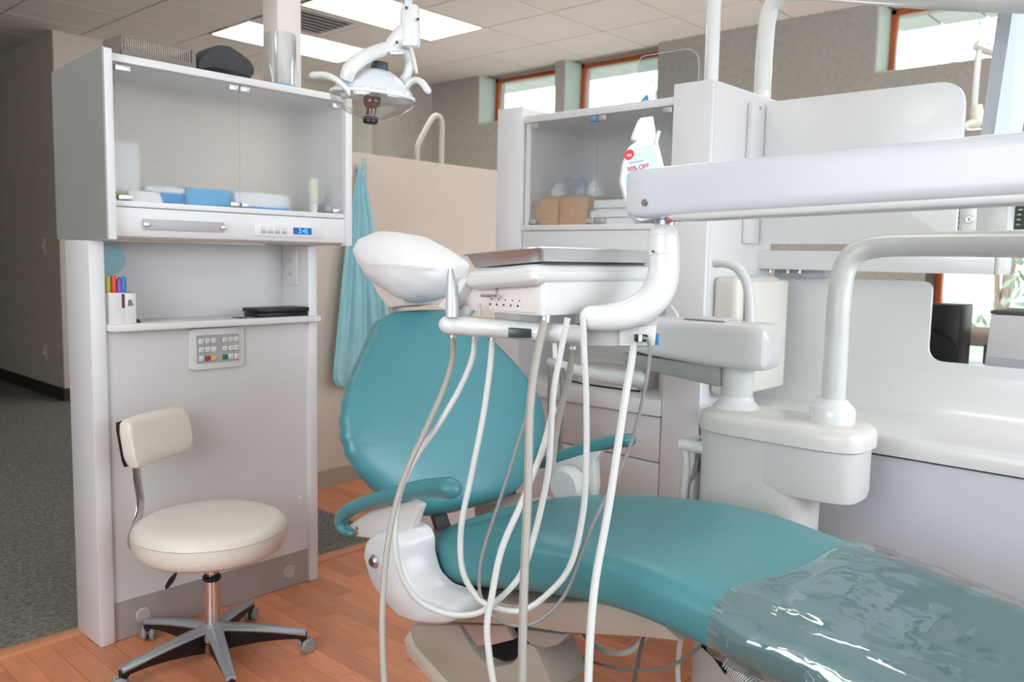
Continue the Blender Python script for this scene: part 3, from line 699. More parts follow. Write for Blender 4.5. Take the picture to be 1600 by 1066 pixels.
# face shield on top of far cabinet
q = PX(2.35, 1040, 150)
t = thing('face_shield', 'clear rounded face shield with blue clip standing on the far glass cabinet', 'face shield', (2.35, q.y, 1.645))
a, c = PX(2.33, 992, 150).y, PX(2.33, 1088, 150).y
ztop = PX(2.33, 1040, 80).z
pts = rpoly([(a, 1.647), (c, 1.647), (c+.004, ztop-.004), (a, ztop)], [.0, .0, .05, .03], 8)
b = NB(); prism(b, [(2.33+.012*math.cos((q_.x-a)/(c-a)*math.pi*2), q_.x, q_.y) for q_ in pts], (.0015, 0, 0)); obj('visor', b, acryl, t)
obj('edge_bead', (lambda bb: (tube(bb, [(2.33+.012*math.cos((q_.x-a)/(c-a)*math.pi*2), q_.x, q_.y) for q_ in pts]+[(2.342, a, 1.648)], .0012, 5, 1), bb)[1])(NB()), mat('bead', (225, 232, 238), .2, trans=.6), t)
q = PX(2.31, 1004, 150); b = NB(); prism(b, [(2.31, q.y-.02, 1.647), (2.31, q.y+.02, 1.647), (2.31, q.y-.004, 1.668), (2.31, q.y-.014, 1.676)], (.012, 0, 0), bev=.002); obj('headband_clip', b, blue, t)

# ================================================================== RIGHT COUNTER (D) with panels
dc = thing('side_counter', 'long white counter with notched back panel at the right', 'counter', (2.45, .2, 0))
obj('worktop', cprof(-1.9, 1.27, 2.70), wplast, dc)
obj('carcass', bx(XE+.02, 2.70, -1.9, 1.265, .0, .652), MAT['dark gap'], dc)
obj('front_panel', bx(XE, XE+.018, -1.9, 1.265, .02, .648, bev=.002), mat('cool grey front', (200, 206, 216), .35, var=.01), dc)
def yz(x, pts): return [(PX(x, *p).y, PX(x, *p).z) for p in pts]
P = yz(2.70, [(1197, 700), (1206, 432), (1457, 440), (1464, 565), (1600, 573)])
zt1 = P[1][1]; zn = P[3][1]; yn = P[3][0]; yl = min(1.262, P[1][0])
zc0 = .655+.053+.12
pts = rpoly([(yl, zc0), (yl, zt1), (PX(2.70, 1457, 440).y, zt1), (PX(2.70, 1457, 440).y, zn), (-1.9, zn), (-1.9, zc0)], [0, .02, .03, .045, 0, 0], 8)
obj('back_panel', prism(NB(), [(2.70, q_.x, q_.y) for q_ in pts], (.016, 0, 0)), wplast, dc)
# upper screen panel
up = thing('screen_panel', 'large white screen panel with rounded corner beside the tower', 'panel', (2.55, 1.0, 1.2))
P = yz(2.56, [(1187, 161), (1500, 133), (1494, 350), (1187, 381)])
zt2, zb2, yr = P[0][1], P[3][1], P[2][0]
pts = rpoly([(1.272, zb2), (1.272, zt2), (yr, zt2), (yr, zb2)], [0, 0, .075, .01], 10)
obj('panel', prism(NB(), [(2.56, q_.x, q_.y) for q_ in pts], (.018, 0, 0), bev=.002), wplast, up)
obj('bracket', bx(2.47, 2.556, 1.255, 1.272, zb2, zt2-.01, bev=.002), white2, up)
for q_ in (.1, .45): obj('bracket_screw', cyl(NB(), (2.52, 1.256, zb2+q_*.9+.02), (2.52, 1.252, zb2+q_*.9+.02), .006, 10), greyf, up)
# shelf beam
P = yz(2.60, [(1181, 391), (1181, 420), (1552, 432), (1552, 396)])
sb = thing('shelf_beam', 'white horizontal shelf beam between the two right-hand panels', 'shelf', (2.65, .9, P[1][1]))
obj('beam', bx(2.60, 2.74, P[2][0], P[0][0], P[1][1], P[0][1], bev=.003), wplast, sb)
obj('end_cap', bx(2.603, 2.74, P[2][0]-.012, P[2][0]-.001, P[1][1], P[0][1], bev=.002), gplast, sb)
obj('mount', bx(2.66, 2.72, P[0][0]-.2, P[0][0]-.04, P[1][1]-.025, P[1][1], bev=.003), greyf, sb)
for q_ in (.04, .10, .14): obj('bolt', cyl(NB(), (2.63, P[0][0]-q_, P[1][1]-.012), (2.63, P[0][0]-q_, P[1][1]+.001), .005, 10), steel, sb)
YB2, ZB2 = P[2][0], P[0][1]
# cream dispenser on the tower side
td = thing('towel_dispenser', 'cream rounded wall dispenser on the tower side, behind the curved white pipe', 'dispenser', (2.45, 1.21, .735))
zt = PX(2.30, 1118, 432).z
obj('body', bx(2.30, 2.60, 1.19, 1.2725, .735, zt, bev=.02, seg=4), cream, td)
obj('front_cover', bx(2.34, 2.60, 1.165, 1.188, .745, zt-.01, bev=.01, seg=3), cream, td)
# lock box right of panel
P = yz(2.62, [(1503, 300), (1530, 300), (1577, 305), (1503, 375)])
lb = thing('lock_box', 'white box with round lock standing at the right end of the shelf beam', 'box', (2.66, P[1][0], ZB2))
pts = rpoly([(P[0][0], ZB2+.0005), (P[0][0], P[0][1]), (P[1][0], P[0][1]), (P[1][0], ZB2+.0005)], 0)
obj('front_face', bx(2.612, 2.62, P[1][0], P[0][0], ZB2+.0005, P[0][1], bev=.002), wplast, lb)
pts = rpoly([(P[1][0], ZB2+.0005), (P[1][0], P[0][1]), (P[2][0], P[0][1]), (P[2][0], ZB2+.0005)], [0, 0, .015, 0])
obj('housing', prism(NB(), [(2.62, q_.x, q_.y) for q_ in pts], (.08, 0, 0), bev=.001), gplast, lb)
q = PX(2.612, 1515, 343); lk = obj('lock', cyl(NB(), (2.613, q.y, q.z), (2.605, q.y, q.z), .012, 20, bev=.002), steel, lb); obj('keyhole', bx(2.6045, 2.6055, q.y-.001, q.y+.001, q.z-.004, q.z+.004), dark, lk)
# next room: counter, speaker, monitor, arm
nc = thing('far_counter', 'far counter beyond the notched panel carrying the black speaker', 'counter', (3.1, .6, 0))
obj('worktop', bx(2.96, 3.6, -1.2, 1.3, .775, .805, bev=.004), white2, nc); obj('carcass', bx(3.0, 3.55, -1.15, 1.25, 0, .774), white2, nc)
q0, q1 = PX(3.0, 1455, 475), PX(3.0, 1503, 478)
spk = thing('computer_speaker', 'black speaker with slotted arc grille seen through the notch in the right panel', 'speaker', (3.0, (q0.y+q1.y)/2, .806))
obj('body', bx(3.0, 3.14, q1.y, q0.y, .806, q0.z, bev=.006), black, spk)
for k in range(14):
    u = k/13; yy = q0.y-.012+(q1.y+.012-q0.y+.012)*u; zz = PX(3.0, 1480, 527).z+.008*math.cos(u*2.2)-.03*u*u+.01
    obj('grille_slot', bx(2.9985, 3.0005, yy-.0018, yy+.0018, zz-.006, zz+.006), dark, spk)
q0, q1 = PX(3.0, 1550, 488), PX(3.0, 1550, 560)
mo = thing('white_printer', 'white boxy device with dark top at the right edge beyond the notched panel', 'printer', (3.1, q0.y-.15, .806))
b = NB(); prism(b, [(3.0, q0.y+.012, .806), (3.0, q0.y+.002, q0.z-.006), (3.0, q0.y-.45, q0.z-.006), (3.0, q0.y-.45, .806)], (.25, 0, 0), bev=.004); obj('body', b, white2, mo)
obj('dark_top', bx(2.998, 3.252, q0.y-.45, q0.y+.004, q0.z-.005, q0.z+.006, bev=.002), mat('dark grey top', (80, 80, 84), .5), mo)
obj('foot_band', bx(2.9985, 3.0, q0.y-.45, q0.y+.008, .8065, .86), greyf, mo)
am = thing('monitor_arm', 'beige arm between the black speaker and the white device', 'arm', (3.3, q0.y+.05, .806))
A, Bq = PX(3.3, 1490, 524), PX(3.3, 1560, 528)
b = NB(); tube(b, [A, A.lerp(Bq, .5), Bq], .034, 12, 4, round_end=True); obj('arm_tube', b, taupe, am); obj('clamp', bx(3.28, 3.33, Bq.y-.0, Bq.y+.04, .806, A.z-.02, bev=.004), mat('dark grey top', (80, 80, 84), .5), am)

# ================================================================== POLES AND OVERHEAD ARMS (right)
pa = thing('light_pole', 'straight white pole rising behind the tower top, left of the bent pole', 'pole', (2.40, 1.34, TZ))
a = PX(2.42, 1112, 122); xx, yy = 2.42, PX(2.42, 1113, 100).y
xx = 2.44; yy = PX(2.44, 1112, 100).y
b = NB(); cyl(b, (xx, yy, TZ), (xx, yy, CZ-.002), .0222, 20); obj('pole_tube', b, wplast, pa); obj('foot_ring', cyl(NB(), (xx, yy, TZ), (xx, yy, TZ+.012), .027, 20, bev=.002), wplast, pa)
pb = thing('bent_light_pole', 'white pole bending into the overhead tube that crosses the top right', 'pole', (2.74, 1.38, 0))
d0 = 2.80
q = PD(d0, 1193, 148)
q = PX(2.74, 1191, 150); d0 = (q-C0).dot(_F)
pth = [V((q.x, q.y, 0)), V((q.x, q.y, .8)), V((q.x, q.y, q.z)), PD(d0, 1193, 100), PD(d0, 1197, 50), PD(d0, 1201, 22), PD(d0-.02, 1212, 2), PD(d0-.06, 1240, -12), PD(d0-.3, 1300, -12), PD(2.2, 1420, -4), PD(1.75, 1565, 0), PD(1.5, 1700, 0)]
b = NB(); tube(b, pth, [.0285]*9+[.027, .026, .025], 16, 6); obj('pole_tube', b, gplast, pb)
obj('joint_ring', cyl(NB(), V((q.x, q.y, q.z-.02)), V((q.x, q.y, q.z+.012)), .0295, 20, bev=.001), wplast, pb)
# leaning square post
po = thing('square_post', 'wide white square post leaning at the right edge above the beam', 'post', PD(2.3, 1555, 300))
dd = 1.9
A0, A1 = PD(dd, 1569, -30), PD(dd, 1519, 300)
ax_ = (A1-A0).normalized()
b = NB()
fA = lambda o1, o2: [PD(dd+.06, 1557+o1, -40), PD(dd, 1588+o1, -40)]
top = [PD(dd+.05, 1568, -40), PD(dd, 1591, -40), PD(dd+.05, 1650, -40), PD(dd+.1, 1627, -40)]
bot = [PD(dd+.05, 1518, 310), PD(dd, 1538, 310), PD(dd+.05, 1574, 310), PD(dd+.1, 1554, 310)]
loft(b, [top, bot]); obj('post_body', b, mat('cool white post', (186, 196, 206), .35, var=.01), po, sharp=20)
mid_ = lambda t_: [V(a_).lerp(V(b_), t_)+(V(a_).lerp(V(b_), t_)-sum((V(x_).lerp(V(y_), t_) for x_, y_ in zip(top, bot)), V())/4)*.06 for a_, b_ in zip(top, bot)]
b = NB(); loft(b, [mid_(.97), mid_(1.02)]); obj('end_collar', b, gplast, po, sharp=20)
# small lamp arm behind the post
la = thing('lamp_arm', 'thin cream lamp arm with elbow hanging left of the leaning post', 'lamp arm', PD(3.4, 1525, 190))
D3 = 3.4
b = NB(); tube(b, [PD(D3, 1524, 70), PD(D3, 1545, 78), PD(D3, 1570, 86), PD(D3, 1640, 100)], .024, 10, 3, flat=.8); obj('upper_arm', b, cream, la)
b = NB(); tube(b, [PD(D3, 1530, 75), PD(D3, 1526, 120), PD(D3, 1522, 170)], .0125, 10, 3); obj('drop_tube', b, gplast, la)
b = NB(); tube(b, [PD(D3, 1526, 165), PD(D3, 1526, 190), PD(D3, 1510, 196), PD(D3, 1503, 202)], [.022, .028, .014, .01], 12, 4); obj('elbow', b, cream, la)
b = NB(); tube(b, [PD(D3, 1520, 198), PD(D3, 1510, 203), PD(D3, 1545, 200)], .005, 6, 3); obj('bracket_wire', b, steel, la)

# ================================================================== ASSISTANT UNIT beyond the chair
au = thing('assistant_unit', 'grey-white pedestal unit beyond the chair carrying two tubes', 'dental unit', (1.98, .87, 0))
X1, X2 = 1.895, 2.075
def caps(y0, y1, z, grow=0, e=4):
    cx, hx = (X1+X2)/2, (X2-X1)/2+grow; cy, hy = (y0+y1)/2, (y1-y0)/2+grow
    return supr((cx, cy, z), (1, 0, 0), (0, 1, 0), hx, hy, e, 48)
b = NB(); loft(b, [caps(.68, 1.085, z, g) for z, g in ((.585, -.03), (.572+.02, -.004), (.61, 0), (.712, 0))]); obj('upper_body', b, gplast, au)
b = NB(); loft(b, [caps(.80, 1.085, z, g) for z, g in ((.0, .0004), (.712, .0004))])
obj('lower_body', b, gplast, au)
b = NB(); loft(b, [caps(.68, 1.085, z, g) for z, g in ((.712, .004), (.716, .009), (.745, .010), (.758, .006), (.766, -.004), (.770, -.02))]); obj('cap', b, mat('unit cap', (216, 215, 210), .3, coat=.2), au)
pz = .77
PXc, PYc = 1.985, .765
obj('tube_collar', lathe(NB(), [(.052, 0), (.053, .004), (.053, .030), (.047, .040), (.036, .050), (.033, .056)], (PXc, PYc, pz), seg=32), wplast, au)
dp = PXc*_sy*_cp+PYc*_cy*_cp
pth = [V((PXc, PYc, .80)), V((PXc, PYc, .95)), V((PXc, PYc, 1.06)), PD(dp+.02, 1318, 425), PD(dp+.01, 1336, 397), PD(dp-.02, 1372, 385), PD(dp-.10, 1430, 382), PD(dp-.22, 1510, 381), PD(dp-.36, 1600, 381), PD(dp-.52, 1710, 381)]
b = NB(); tube(b, pth, .0275, 20, 8); obj('bent_tube', b, gplast, au)
sx, sy_ = 1.99, PX(1.99, 1152, 600).y
obj('arm_collar', lathe(NB(), [(.060, 0), (.057, .006), (.045, .018), (.042, .03)], (sx, sy_, pz), seg=32), wplast, au)
obj('arm_post', lathe(NB(), [(.041, 0), (.041, .09)], (sx, sy_, pz+.028), seg=32), gplast, au)
# swinging assistant arm
aa = thing('swing_console', 'white swing-out assistant arm with rounded end above the pedestal unit', 'dental arm', (1.99, 1.15, .86))
e0 = PX(1.93, 1196, 545).y; yL = PX(1.93, 905, 550).y
zt, zb = PX(1.93, 1150, 504).z, PX(1.93, 1150, 580).z
st = []
for f, s in ((0, .2), (.006, .62), (.02, .85), (.045, .97), (.08, 1), (.3, 1), (.6, .9), (.85, .72), (.97, .6), (1, .3)):
    y_ = e0+(yL-e0)*f
    st.append(supr((1.99, y_, zt-(zt-zb)/2*(1 if f < .25 else 1)+ (zt-zb)/2*(1-s)*(.8 if f > .2 else 0)), (1, 0, 0), (0, 0, 1), .062*min(1, s*1.1), (zt-zb)/2*s, 5, 32))
obj('arm_housing', loft(NB(), st), wplast, aa)
zz = zb
U0, U1 = PX(1.96, 1128, 580), PX(1.96, 975, 572)
b = NB(); prism(b, [(1.945, U0.y, zb+.004), (1.945, U1.y, zb+.012), (1.945, U1.y-.005, zb-.018), (1.945, U1.y-.05, zb-.026), (1.945, U0.y, zb-.05)], (.09, 0, 0), bev=.006); obj('underside_cover', b, mat('grey green underside', (150, 154, 150), .5), aa)
obj('lid_groove', bx(1.94, 2.04, e0+.12, e0+.24, zt-.001, zt+.003, bev=.001), white2, aa)
dq = 1.99*_sy*_cp+(e0+.03)*_cy*_cp
b = NB(); tube(b, [PX(1.99, 1172, 508), PX(1.99, 1171, 470), PX(1.99, 1166, 440), PX(1.99, 1152, 419), PX(1.99, 1133, 411), PX(1.99, 1116, 411)], .0125, 14, 6); obj('curved_pipe', b, wplast, aa)
b = NB(); tube(b, [PX(1.98, 1060, 505), PX(1.98, 1058, 492), PX(1.98, 1048, 478)], .004, 8, 4); obj('small_pipe', b, wplast, aa)
b = NB(); tube(b, [PX(1.96, 1000, 592), PX(1.96, 960, 590), PX(1.96, 905, 580), PX(1.96, 862, 566)], [.024, .022, .018, .016], 14, 4, round_end=True); obj('holder_bar', b, gplast, aa)
b = NB(); tube(b, [PX(1.955, 866, 560), PX(1.955, 866, 530), PX(1.955, 868, 505)], [.012, .011, .010], 12, 3); obj('suction_tip', b, steel, aa)
b = NB(); tube(b, [PX(1.95, 862, 572), PX(1.95, 860, 620), PX(1.95, 862, 680), PX(1.95, 866, 740)], .0095, 12, 4); obj('suction_hose', b, hoseg, aa)
b = NB(); tube(b, [PX(1.94, 878, 575), PX(1.94, 878, 620), PX(1.94, 876, 690), PX(1.94, 872, 740)], .007, 12, 4); obj('suction_hose', b, hosed, aa)
# valve knob on the unit side
vk = thing('suction_valve', 'small white valve with two hoses on the left side of the pedestal unit', 'valve', (1.93, 1.13, .4))
A = PX(1.93, 1080, 697)
b = NB(); cyl(b, A+V((0, .035, 0)), A+V((0, -.05, 0)), .017, 16, bev=.004); obj('knob', b, wplast, vk)
obj('side_block', bx(1.93, 2.03, 1.099, 1.125, .49, .68, bev=.008), gplast, vk)
b = NB(); tube(b, [A+V((0, .02, -.01)), PX(1.93, 1073, 730), PX(1.93, 1068, 775), PX(1.93, 1060, 900)], .0125, 12, 4); obj('hose', b, gplast, vk)
b = NB(); tube(b, [A+V((0, -.02, -.03)), PX(1.935, 1086, 735), PX(1.935, 1076, 775), PX(1.935, 1072, 900)], .007, 12, 4); obj('hose', b, hosed, vk)

# ================================================================== DENTAL CHAIR
ch = thing('dental_chair', 'teal upholstered reclining dental chair with armrests in the middle', 'dental chair', (1.44, 1.1, 0))
XC = 1.445
# seat and leg rest: one cushion lofted along Y
prof = catmull([(1.395, .478, .10, .028), (1.385, .474, .175, .048), (1.35, .474, .225, .062), (1.29, .486, .247, .069), (1.2, .506, .255, .071), (1.05, .538, .257, .068), (.9, .560, .257, .064), (.78, .565, .257, .062), (.65, .553, .257, .060), (.5, .534, .255, .057), (.3, .508, .252, .054), (.05, .475, .248, .050), (-.25, .435, .24, .048), (-.5, .402, .225, .045), (-.57, .393, .17, .03), (-.58, .392, .08, .015)], 4)
def seat_ring(y, zc, hw, ht, grow=0, seg=56):
    r = supr((XC, y, zc), (1, 0, 0), (0, 0, 1), hw+grow, ht+grow, 3.6, seg)
    for p in r:   # shallow dip along the middle of the top
        if p.z > zc: p.z -= .014*math.cos(min(1, abs(p.x-XC)/hw)*math.pi/2)**2 * (1 if y < 1.35 else 0)
    return r
obj('seat_cushion', loft(NB(), [seat_ring(*s) for s in prof]), teal, ch, sharp=60)
# backrest
_yw = .08; wv_ = V((math.cos(_yw), -math.sin(_yw), 0)); bk_ = V((math.sin(_yw), math.cos(_yw), 0)); _an = 1.165
base = V((1.437, 1.418, .560)); dirv = bk_*math.cos(_an)+V((0, 0, 1))*math.sin(_an); nrm = bk_*math.sin(_an)-V((0, 0, 1))*math.cos(_an)
_hw = [.182, .228, .268, .298, .314, .318, .311, .295, .272, .242, .21, .178, .145]
rows = [(-.024, .05, .012), (-.021, .10, .024), (-.012, .15, .040)]+[(.477*k/12, h_, .055) for k, h_ in enumerate(_hw)]+[(.487, .125, .044), (.496, .095, .028), (.499, .05, .012)]
rows[3] = (.004, .185, .050); rows[15] = (.473, .15, .050)
rings = []
for v_, hw, ht in catmull(rows, 4):
    c_ = base+dirv*v_+nrm*.05
    rg = supr(c_, wv_, nrm, hw, ht, 2.7, 56)
    for p in rg:
        d_ = (p-c_).dot(wv_)/.31
        p += -nrm*(.020*d_*d_)
        if d_ < -.7:      # small puckers along the near seam
            p += wv_*.0022*math.sin(v_*150)*max(0, math.cos((v_-.2)*9))
    rings.append(rg)
obj('backrest', loft(NB(), rings), teal, ch, sharp=60)
c_ = base+dirv*.25+nrm*.105
b = NB(); loft(b, [supr(base+dirv*v_+nrm*.095, wv_, nrm, hw, .02, 3, 30) for v_, hw in ((.02, .12), (.1, .19), (.3, .2), (.42, .14), (.46, .08))]); obj('back_shell', b, taupe, ch)
for hx_ in (-.06, .2): obj('back_hinge', obox(NB(), (XC+hx_, 1.47, .45), ((1, 0, 0), (0, .55, 1), (0, -1, .55)), (.022, .07, .006)), mat('dark grey steel', (90, 92, 92), .35, metal=.6), ch)
b = NB(); prism(b, [(XC-.255, 1.52, .47), (XC-.255, 1.36, .49), (XC-.255, 1.30, .40), (XC-.255, 1.50, .36)], (.20, 0, 0), bev=.02, seg=3); obj('hinge_cover', b, taupe, ch)
b = NB(); prism(b, [(XC+.07, 1.52, .50), (XC+.07, 1.38, .52), (XC+.07, 1.32, .44), (XC+.07, 1.50, .42)], (.18, 0, 0), bev=.02, seg=3); obj('hinge_cover', b, taupe, ch)
# headrest
hp = PX(XC, 622, 486)
b = NB(); obox(b, PX(XC, 619, 484), ((1, 0, 0), (0, .36, .93), (0, -.93, .36)), (.022, .05, .008), .003); obj('headrest_bar', b, steel, ch)
P1 = PX(1.36, 592, 440); P2 = PX(1.42, 612, 482)
b = NB(); prism(b, [PX(1.36, 572, 428), PX(1.36, 600, 430), PX(1.36, 627, 462), PX(1.36, 632, 478), PX(1.36, 607, 482), PX(1.36, 590, 462)], (.12, .02, .0), bev=.006, seg=3); obj('headrest_shell', b, mat('headrest beige', (216, 208, 200), .5), ch)
# arms
def arm(X_, px, wid, label):
    b = NB(); pts = [PX(X_, a, c) for a, c in px]
    tube(b, pts, wid, 16, 6, flat=.8, upv=(0, -.3, 1), round_end=True)
    return b
ap = [(549, 833), (536, 826), (534, 810), (548, 796), (580, 783), (620, 772), (660, 764), (695, 762), (702, 763)]
aw = [.010, .014, .018, .0195, .0205, .0215, .024, .0265, .0265]
pad = obj('armrest_pad', arm(1.12, ap, aw, ''), teal, ch)
b = NB(); tube(b, [PX(1.765, a, c) for a, c in [(846, 724), (880, 712), (920, 699), (955, 691), (982, 688)]], [.018, .019, .020, .0205, .0205], 16, 6, flat=.85, round_end=True)
obj('armrest_pad', b, teal, ch)
b = NB(); prism(b, [PX(1.135, *q_) for q_ in [(541, 838), (545, 820), (575, 800), (640, 783), (655, 790), (640, 830), (628, 850), (600, 846), (575, 842)]], (.026, 0, 0), bev=.006, seg=3); asup = obj('arm_support', b, taupe, ch, 'pale grey arm bracket')
asup.data.materials[0] = mat('pale bracket', (206, 203, 200), .4)
q = PX(1.133, 559, 825); obj('support_screw', cyl(NB(), q+V((.002, 0, 0)), q-V((.003, 0, 0)), .004, 10), steel, asup)
b = NB(); prism(b, [PX(1.755, *q_) for q_ in [(862, 722), (925, 703), (938, 705), (928, 722), (930, 760), (925, 790), (880, 790), (868, 755)]], (.028, 0, 0), bev=.006, seg=3); obj('arm_support', b, gplast, ch)
q = PX(1.72, 885, 760); obj('pivot_cover', cyl(NB(), q-V((.015, 0, 0)), q+V((.03, 0, 0)), .055, 32, bev=.012), gplast, ch)
# near pivot cover (L-shaped white shell)
out = [(569, 868), (572, 848), (586, 834), (604, 828), (622, 834), (632, 850), (632, 876), (641, 908), (660, 929), (704, 944), (709, 957), (706, 972), (690, 976), (650, 973), (622, 962), (600, 938), (584, 915), (576, 892)]
pp = rpoly([V((PX(1.10, *q_).y, PX(1.10, *q_).z)) for q_ in out], .012, 3)
b = NB(); prism(b, [(1.10, q_.x, q_.y) for q_ in pp], (.085, 0, 0))
ft = [f for f in b.faces if len(f.verts) > 20 and abs(f.calc_center_median().x-1.10) < 1e-3]
res = bmesh.ops.inset_region(b, faces=ft, thickness=.008, depth=.007)
pc = obj('pivot_cover', b, mat('cool white shell', (212, 214, 218), .3, coat=.3), ch, sharp=50)
b = NB(); q = PX(1.145, 612, 845); cyl(b, (1.14, q.y, q.z-.02), (1.20, q.y, q.z-.02), .045, 32, bev=.012); obj('pivot_disc', b, gplast, ch)
q = PX(1.095, 587, 877); cb_ = obj('chrome_bolt', cyl(NB(), (1.098, q.y, q.z), (1.083, q.y, q.z), .0125, 24, bev=.003), chrome, ch, 'chrome bolt')
obj('bolt_washer', cyl(NB(), (1.0895, q.y, q.z), (1.092, q.y, q.z), .0150, 24), steel, cb_)
# frame under the seat
fr = [(640, 905), (700, 928), (800, 945), (960, 938), (1000, 945), (1065, 1003), (1000, 996), (876, 989), (810, 978), (705, 972), (650, 960)]
b = NB(); prism(b, [(1.225, PX(1.225, *q_).y, PX(1.225, *q_).z) for q_ in fr], (.42, 0, 0), bev=.004); obj('seat_frame', b, taupe, ch)
b = NB(); tube(b, [(1.215, PX(1.215, *q_).y, PX(1.215, *q_).z) for q_ in [(672, 922), (690, 932), (703, 937), (707, 950), (709, 968)]], .004, 8, 4); obj('rubber_edge', b, black, ch)
# lift base
bs = [(640, 978), (636, 1000), (645, 1020), (700, 1080), (866, 1080), (842, 1025), (834, 1010), (824, 1006), (812, 1020), (800, 1036), (775, 1042), (752, 1032), (735, 1010), (716, 976)]
pts3 = [(1.27, PX(1.27, *q_).y, PX(1.27, *q_).z) for q_ in bs]
def hull_poly(X_): return [(X_, PX(1.27, *q_).y, PX(1.27, *q_).z) for q_ in bs]
b = NB(); prism(b, pts3, (.12, 0, 0), bev=.006); obj('lift_cover', b, taupe2, ch)
b = NB(); q = [PX(1.27, *v_) for v_ in ((643, 985), (652, 1010), (715, 1080), (690, 1080), (640, 1022), (634, 998))]
prism(b, [(1.262, v_.y, v_.z) for v_ in q], (.01, 0, 0), bev=.003); obj('cover_edge', b, mat('taupe edge', (190, 184, 172), .4), ch)
ly0, ly1 = PX(1.27, 905, 1080).y, PX(1.27, 660, 1050).y
obj('lift_core', bx(1.30, 1.42, 1.10, 1.25, .04, .40), dark, ch)
b = NB(); prism(b, [(1.262, PX(1.262, *q_).y, PX(1.262, *q_).z) for q_ in [(815, 984), (880, 991), (892, 990), (872, 1008), (850, 1014), (826, 1006)]], (.12, 0, 0), bev=.003); obj('front_bracket', b, mat('greybracket', (160, 152, 146), .5), ch)
b = NB(); prism(b, [(1.2615, PX(1.2615, *q_).y, PX(1.2615, *q_).z) for q_ in [(722, 976), (790, 978), (802, 1000), (770, 1008), (745, 1010)]], (.02, 0, 0), bev=.002); obj('inner_plate', b, mat('inner pinkish plate', (170, 150, 142), .5), ch)
b = NB(); loft(b, [supr((1.44, 1.14, z), (1, 0, 0), (0, 1, 0), a, c, 4, 40) for z, a, c in ((0, .27, .38), (.02, .275, .385), (.035, .265, .375), (.05, .24, .35))]); obj('base_plate', b, taupe2, ch)
b = NB(); prism(b, [(1.28, 1.46, .03), (1.28, 1.02, .03), (1.28, 1.06, .20), (1.28, 1.36, .29)], (.12, 0, 0), bev=.02, seg=3); obj('lower_base', b, taupe2, ch)

# paper cover over the headrest
hc = thing('headrest_cover', 'white paper cap pulled over the chair headrest', 'paper cover', PX(XC, 640, 480))
oc = [(559, 385), (566, 372), (585, 364), (610, 362), (640, 368), (675, 386), (708, 410), (714, 422), (712, 438), (700, 456), (688, 466), (665, 474), (640, 474), (618, 462), (598, 448), (577, 432), (566, 410)]
HX = 1.40
Pm = [PX(HX, *q_) for q_ in oc]
cen = sum(Pm, V())/len(Pm); cen = PX(HX, 640, 418)
tocam = V((-1, -.25, 0)).normalized()
rings = []
for dx, s in ((-.105, .12), (-.10, .35), (-.085, .6), (-.06, .8), (-.03, .93), (0, 1), (.04, 1), (.08, .93), (.11, .8), (.13, .5), (.135, .15)):
    rg = []
    for k, p in enumerate(Pm):
        q_ = cen+(p-cen)*s
        wv = 1+.05*noise.noise(V((k*.9, dx*30, 3)))
        q_ = cen+(q_-cen)*wv; q_ = q_ - tocam*dx*1.0
        rg.append(q_)
    rings.append(rg)
b = NB(); loft(b, rings); bmesh.ops.subdivide_edges(b, edges=b.edges[:], cuts=1, use_grid_fill=True, smooth=.6)
hz_ = PX(1.35, 640, 417).z
for v in b.verts:
    v.co += V((.6, .6, 1))*(.006*noise.noise(v.co*16)+.0022*noise.noise(v.co*50))
    if v.co.z < hz_: v.co = cen+(v.co-cen)*(.965+.02*noise.noise(V((v.co.x*30, v.co.y*30, 1))))
obj('cap_pouch', b, paper, hc, sharp=70)
flap = [(574, 415), (600, 414), (640, 420), (675, 419), (711, 414), (714, 424), (713, 436), (707, 418), (690, 424), (650, 427), (610, 422), (580, 422)]
b = NB(); tube(b, [PD(2.02, 575, 413), PD(1.985, 600, 414), PD(1.97, 640, 419), PD(1.985, 675, 419), PD(2.03, 708, 413)], .0022, 6, 6, flat=.5); obj('hem', b, paper, hc)
# plastic film over the leg rest
pc_ = thing('plastic_cover', 'clear crinkled plastic sleeve over the foot end of the chair', 'plastic cover', (XC, 0, .40))
b = NB(); rings = []
ys = [.600-.0155*k for k in range(74)]
def interp(y):
    for (a, b_) in zip(prof, prof[1:]):
        if b_[0] <= y <= a[0]:
            t_ = (a[0]-y)/(a[0]-b_[0]+1e-9); return [a[i]+(b_[i]-a[i])*t_ for i in range(4)]
    return prof[-1]
for y in ys:
    _, zc, hw, ht = interp(y); rg = seat_ring(y, zc, hw, ht, .006, 110)
    for i, p in enumerate(rg):
        side = abs(p.x-XC)/hw
        d_ = V((p.x-XC, 0, p.z-zc)).normalized()
        a1 = p.x*11+p.y*7; a2 = p.y*5-p.x*3
        n1 = noise.noise(V((a1, a2, p.z*14))); n2 = noise.noise(V((a1*1.9+3, a2*1.2, p.z*30+2)))
        dz = .004+.010*(.5+.5*n1)+.014*max(0, .22-abs(n2))*2+.010*max(0, .18-abs(n1))*2
        if side > .9: dz = .003+.012*(.5+.5*noise.noise(V((p.y*13+p.z*30, p.z*9, 4))))+.022*max(0, .25-abs(noise.noise(V((p.y*15+p.z*42, p.z*12-p.y*6, 9)))))
        dz *= min(1, (.612-y)/.05)
        p += d_*dz
        p.y += .006*math.sin(p.x*21) if y > .54 else 0
        p.y += .034*((XC-p.x)/.25)*max(0, (y-.2)/.375)
    rings.append(rg)
loft(b, rings, cap=False); obj('sleeve', b, film, pc_, sharp=180)

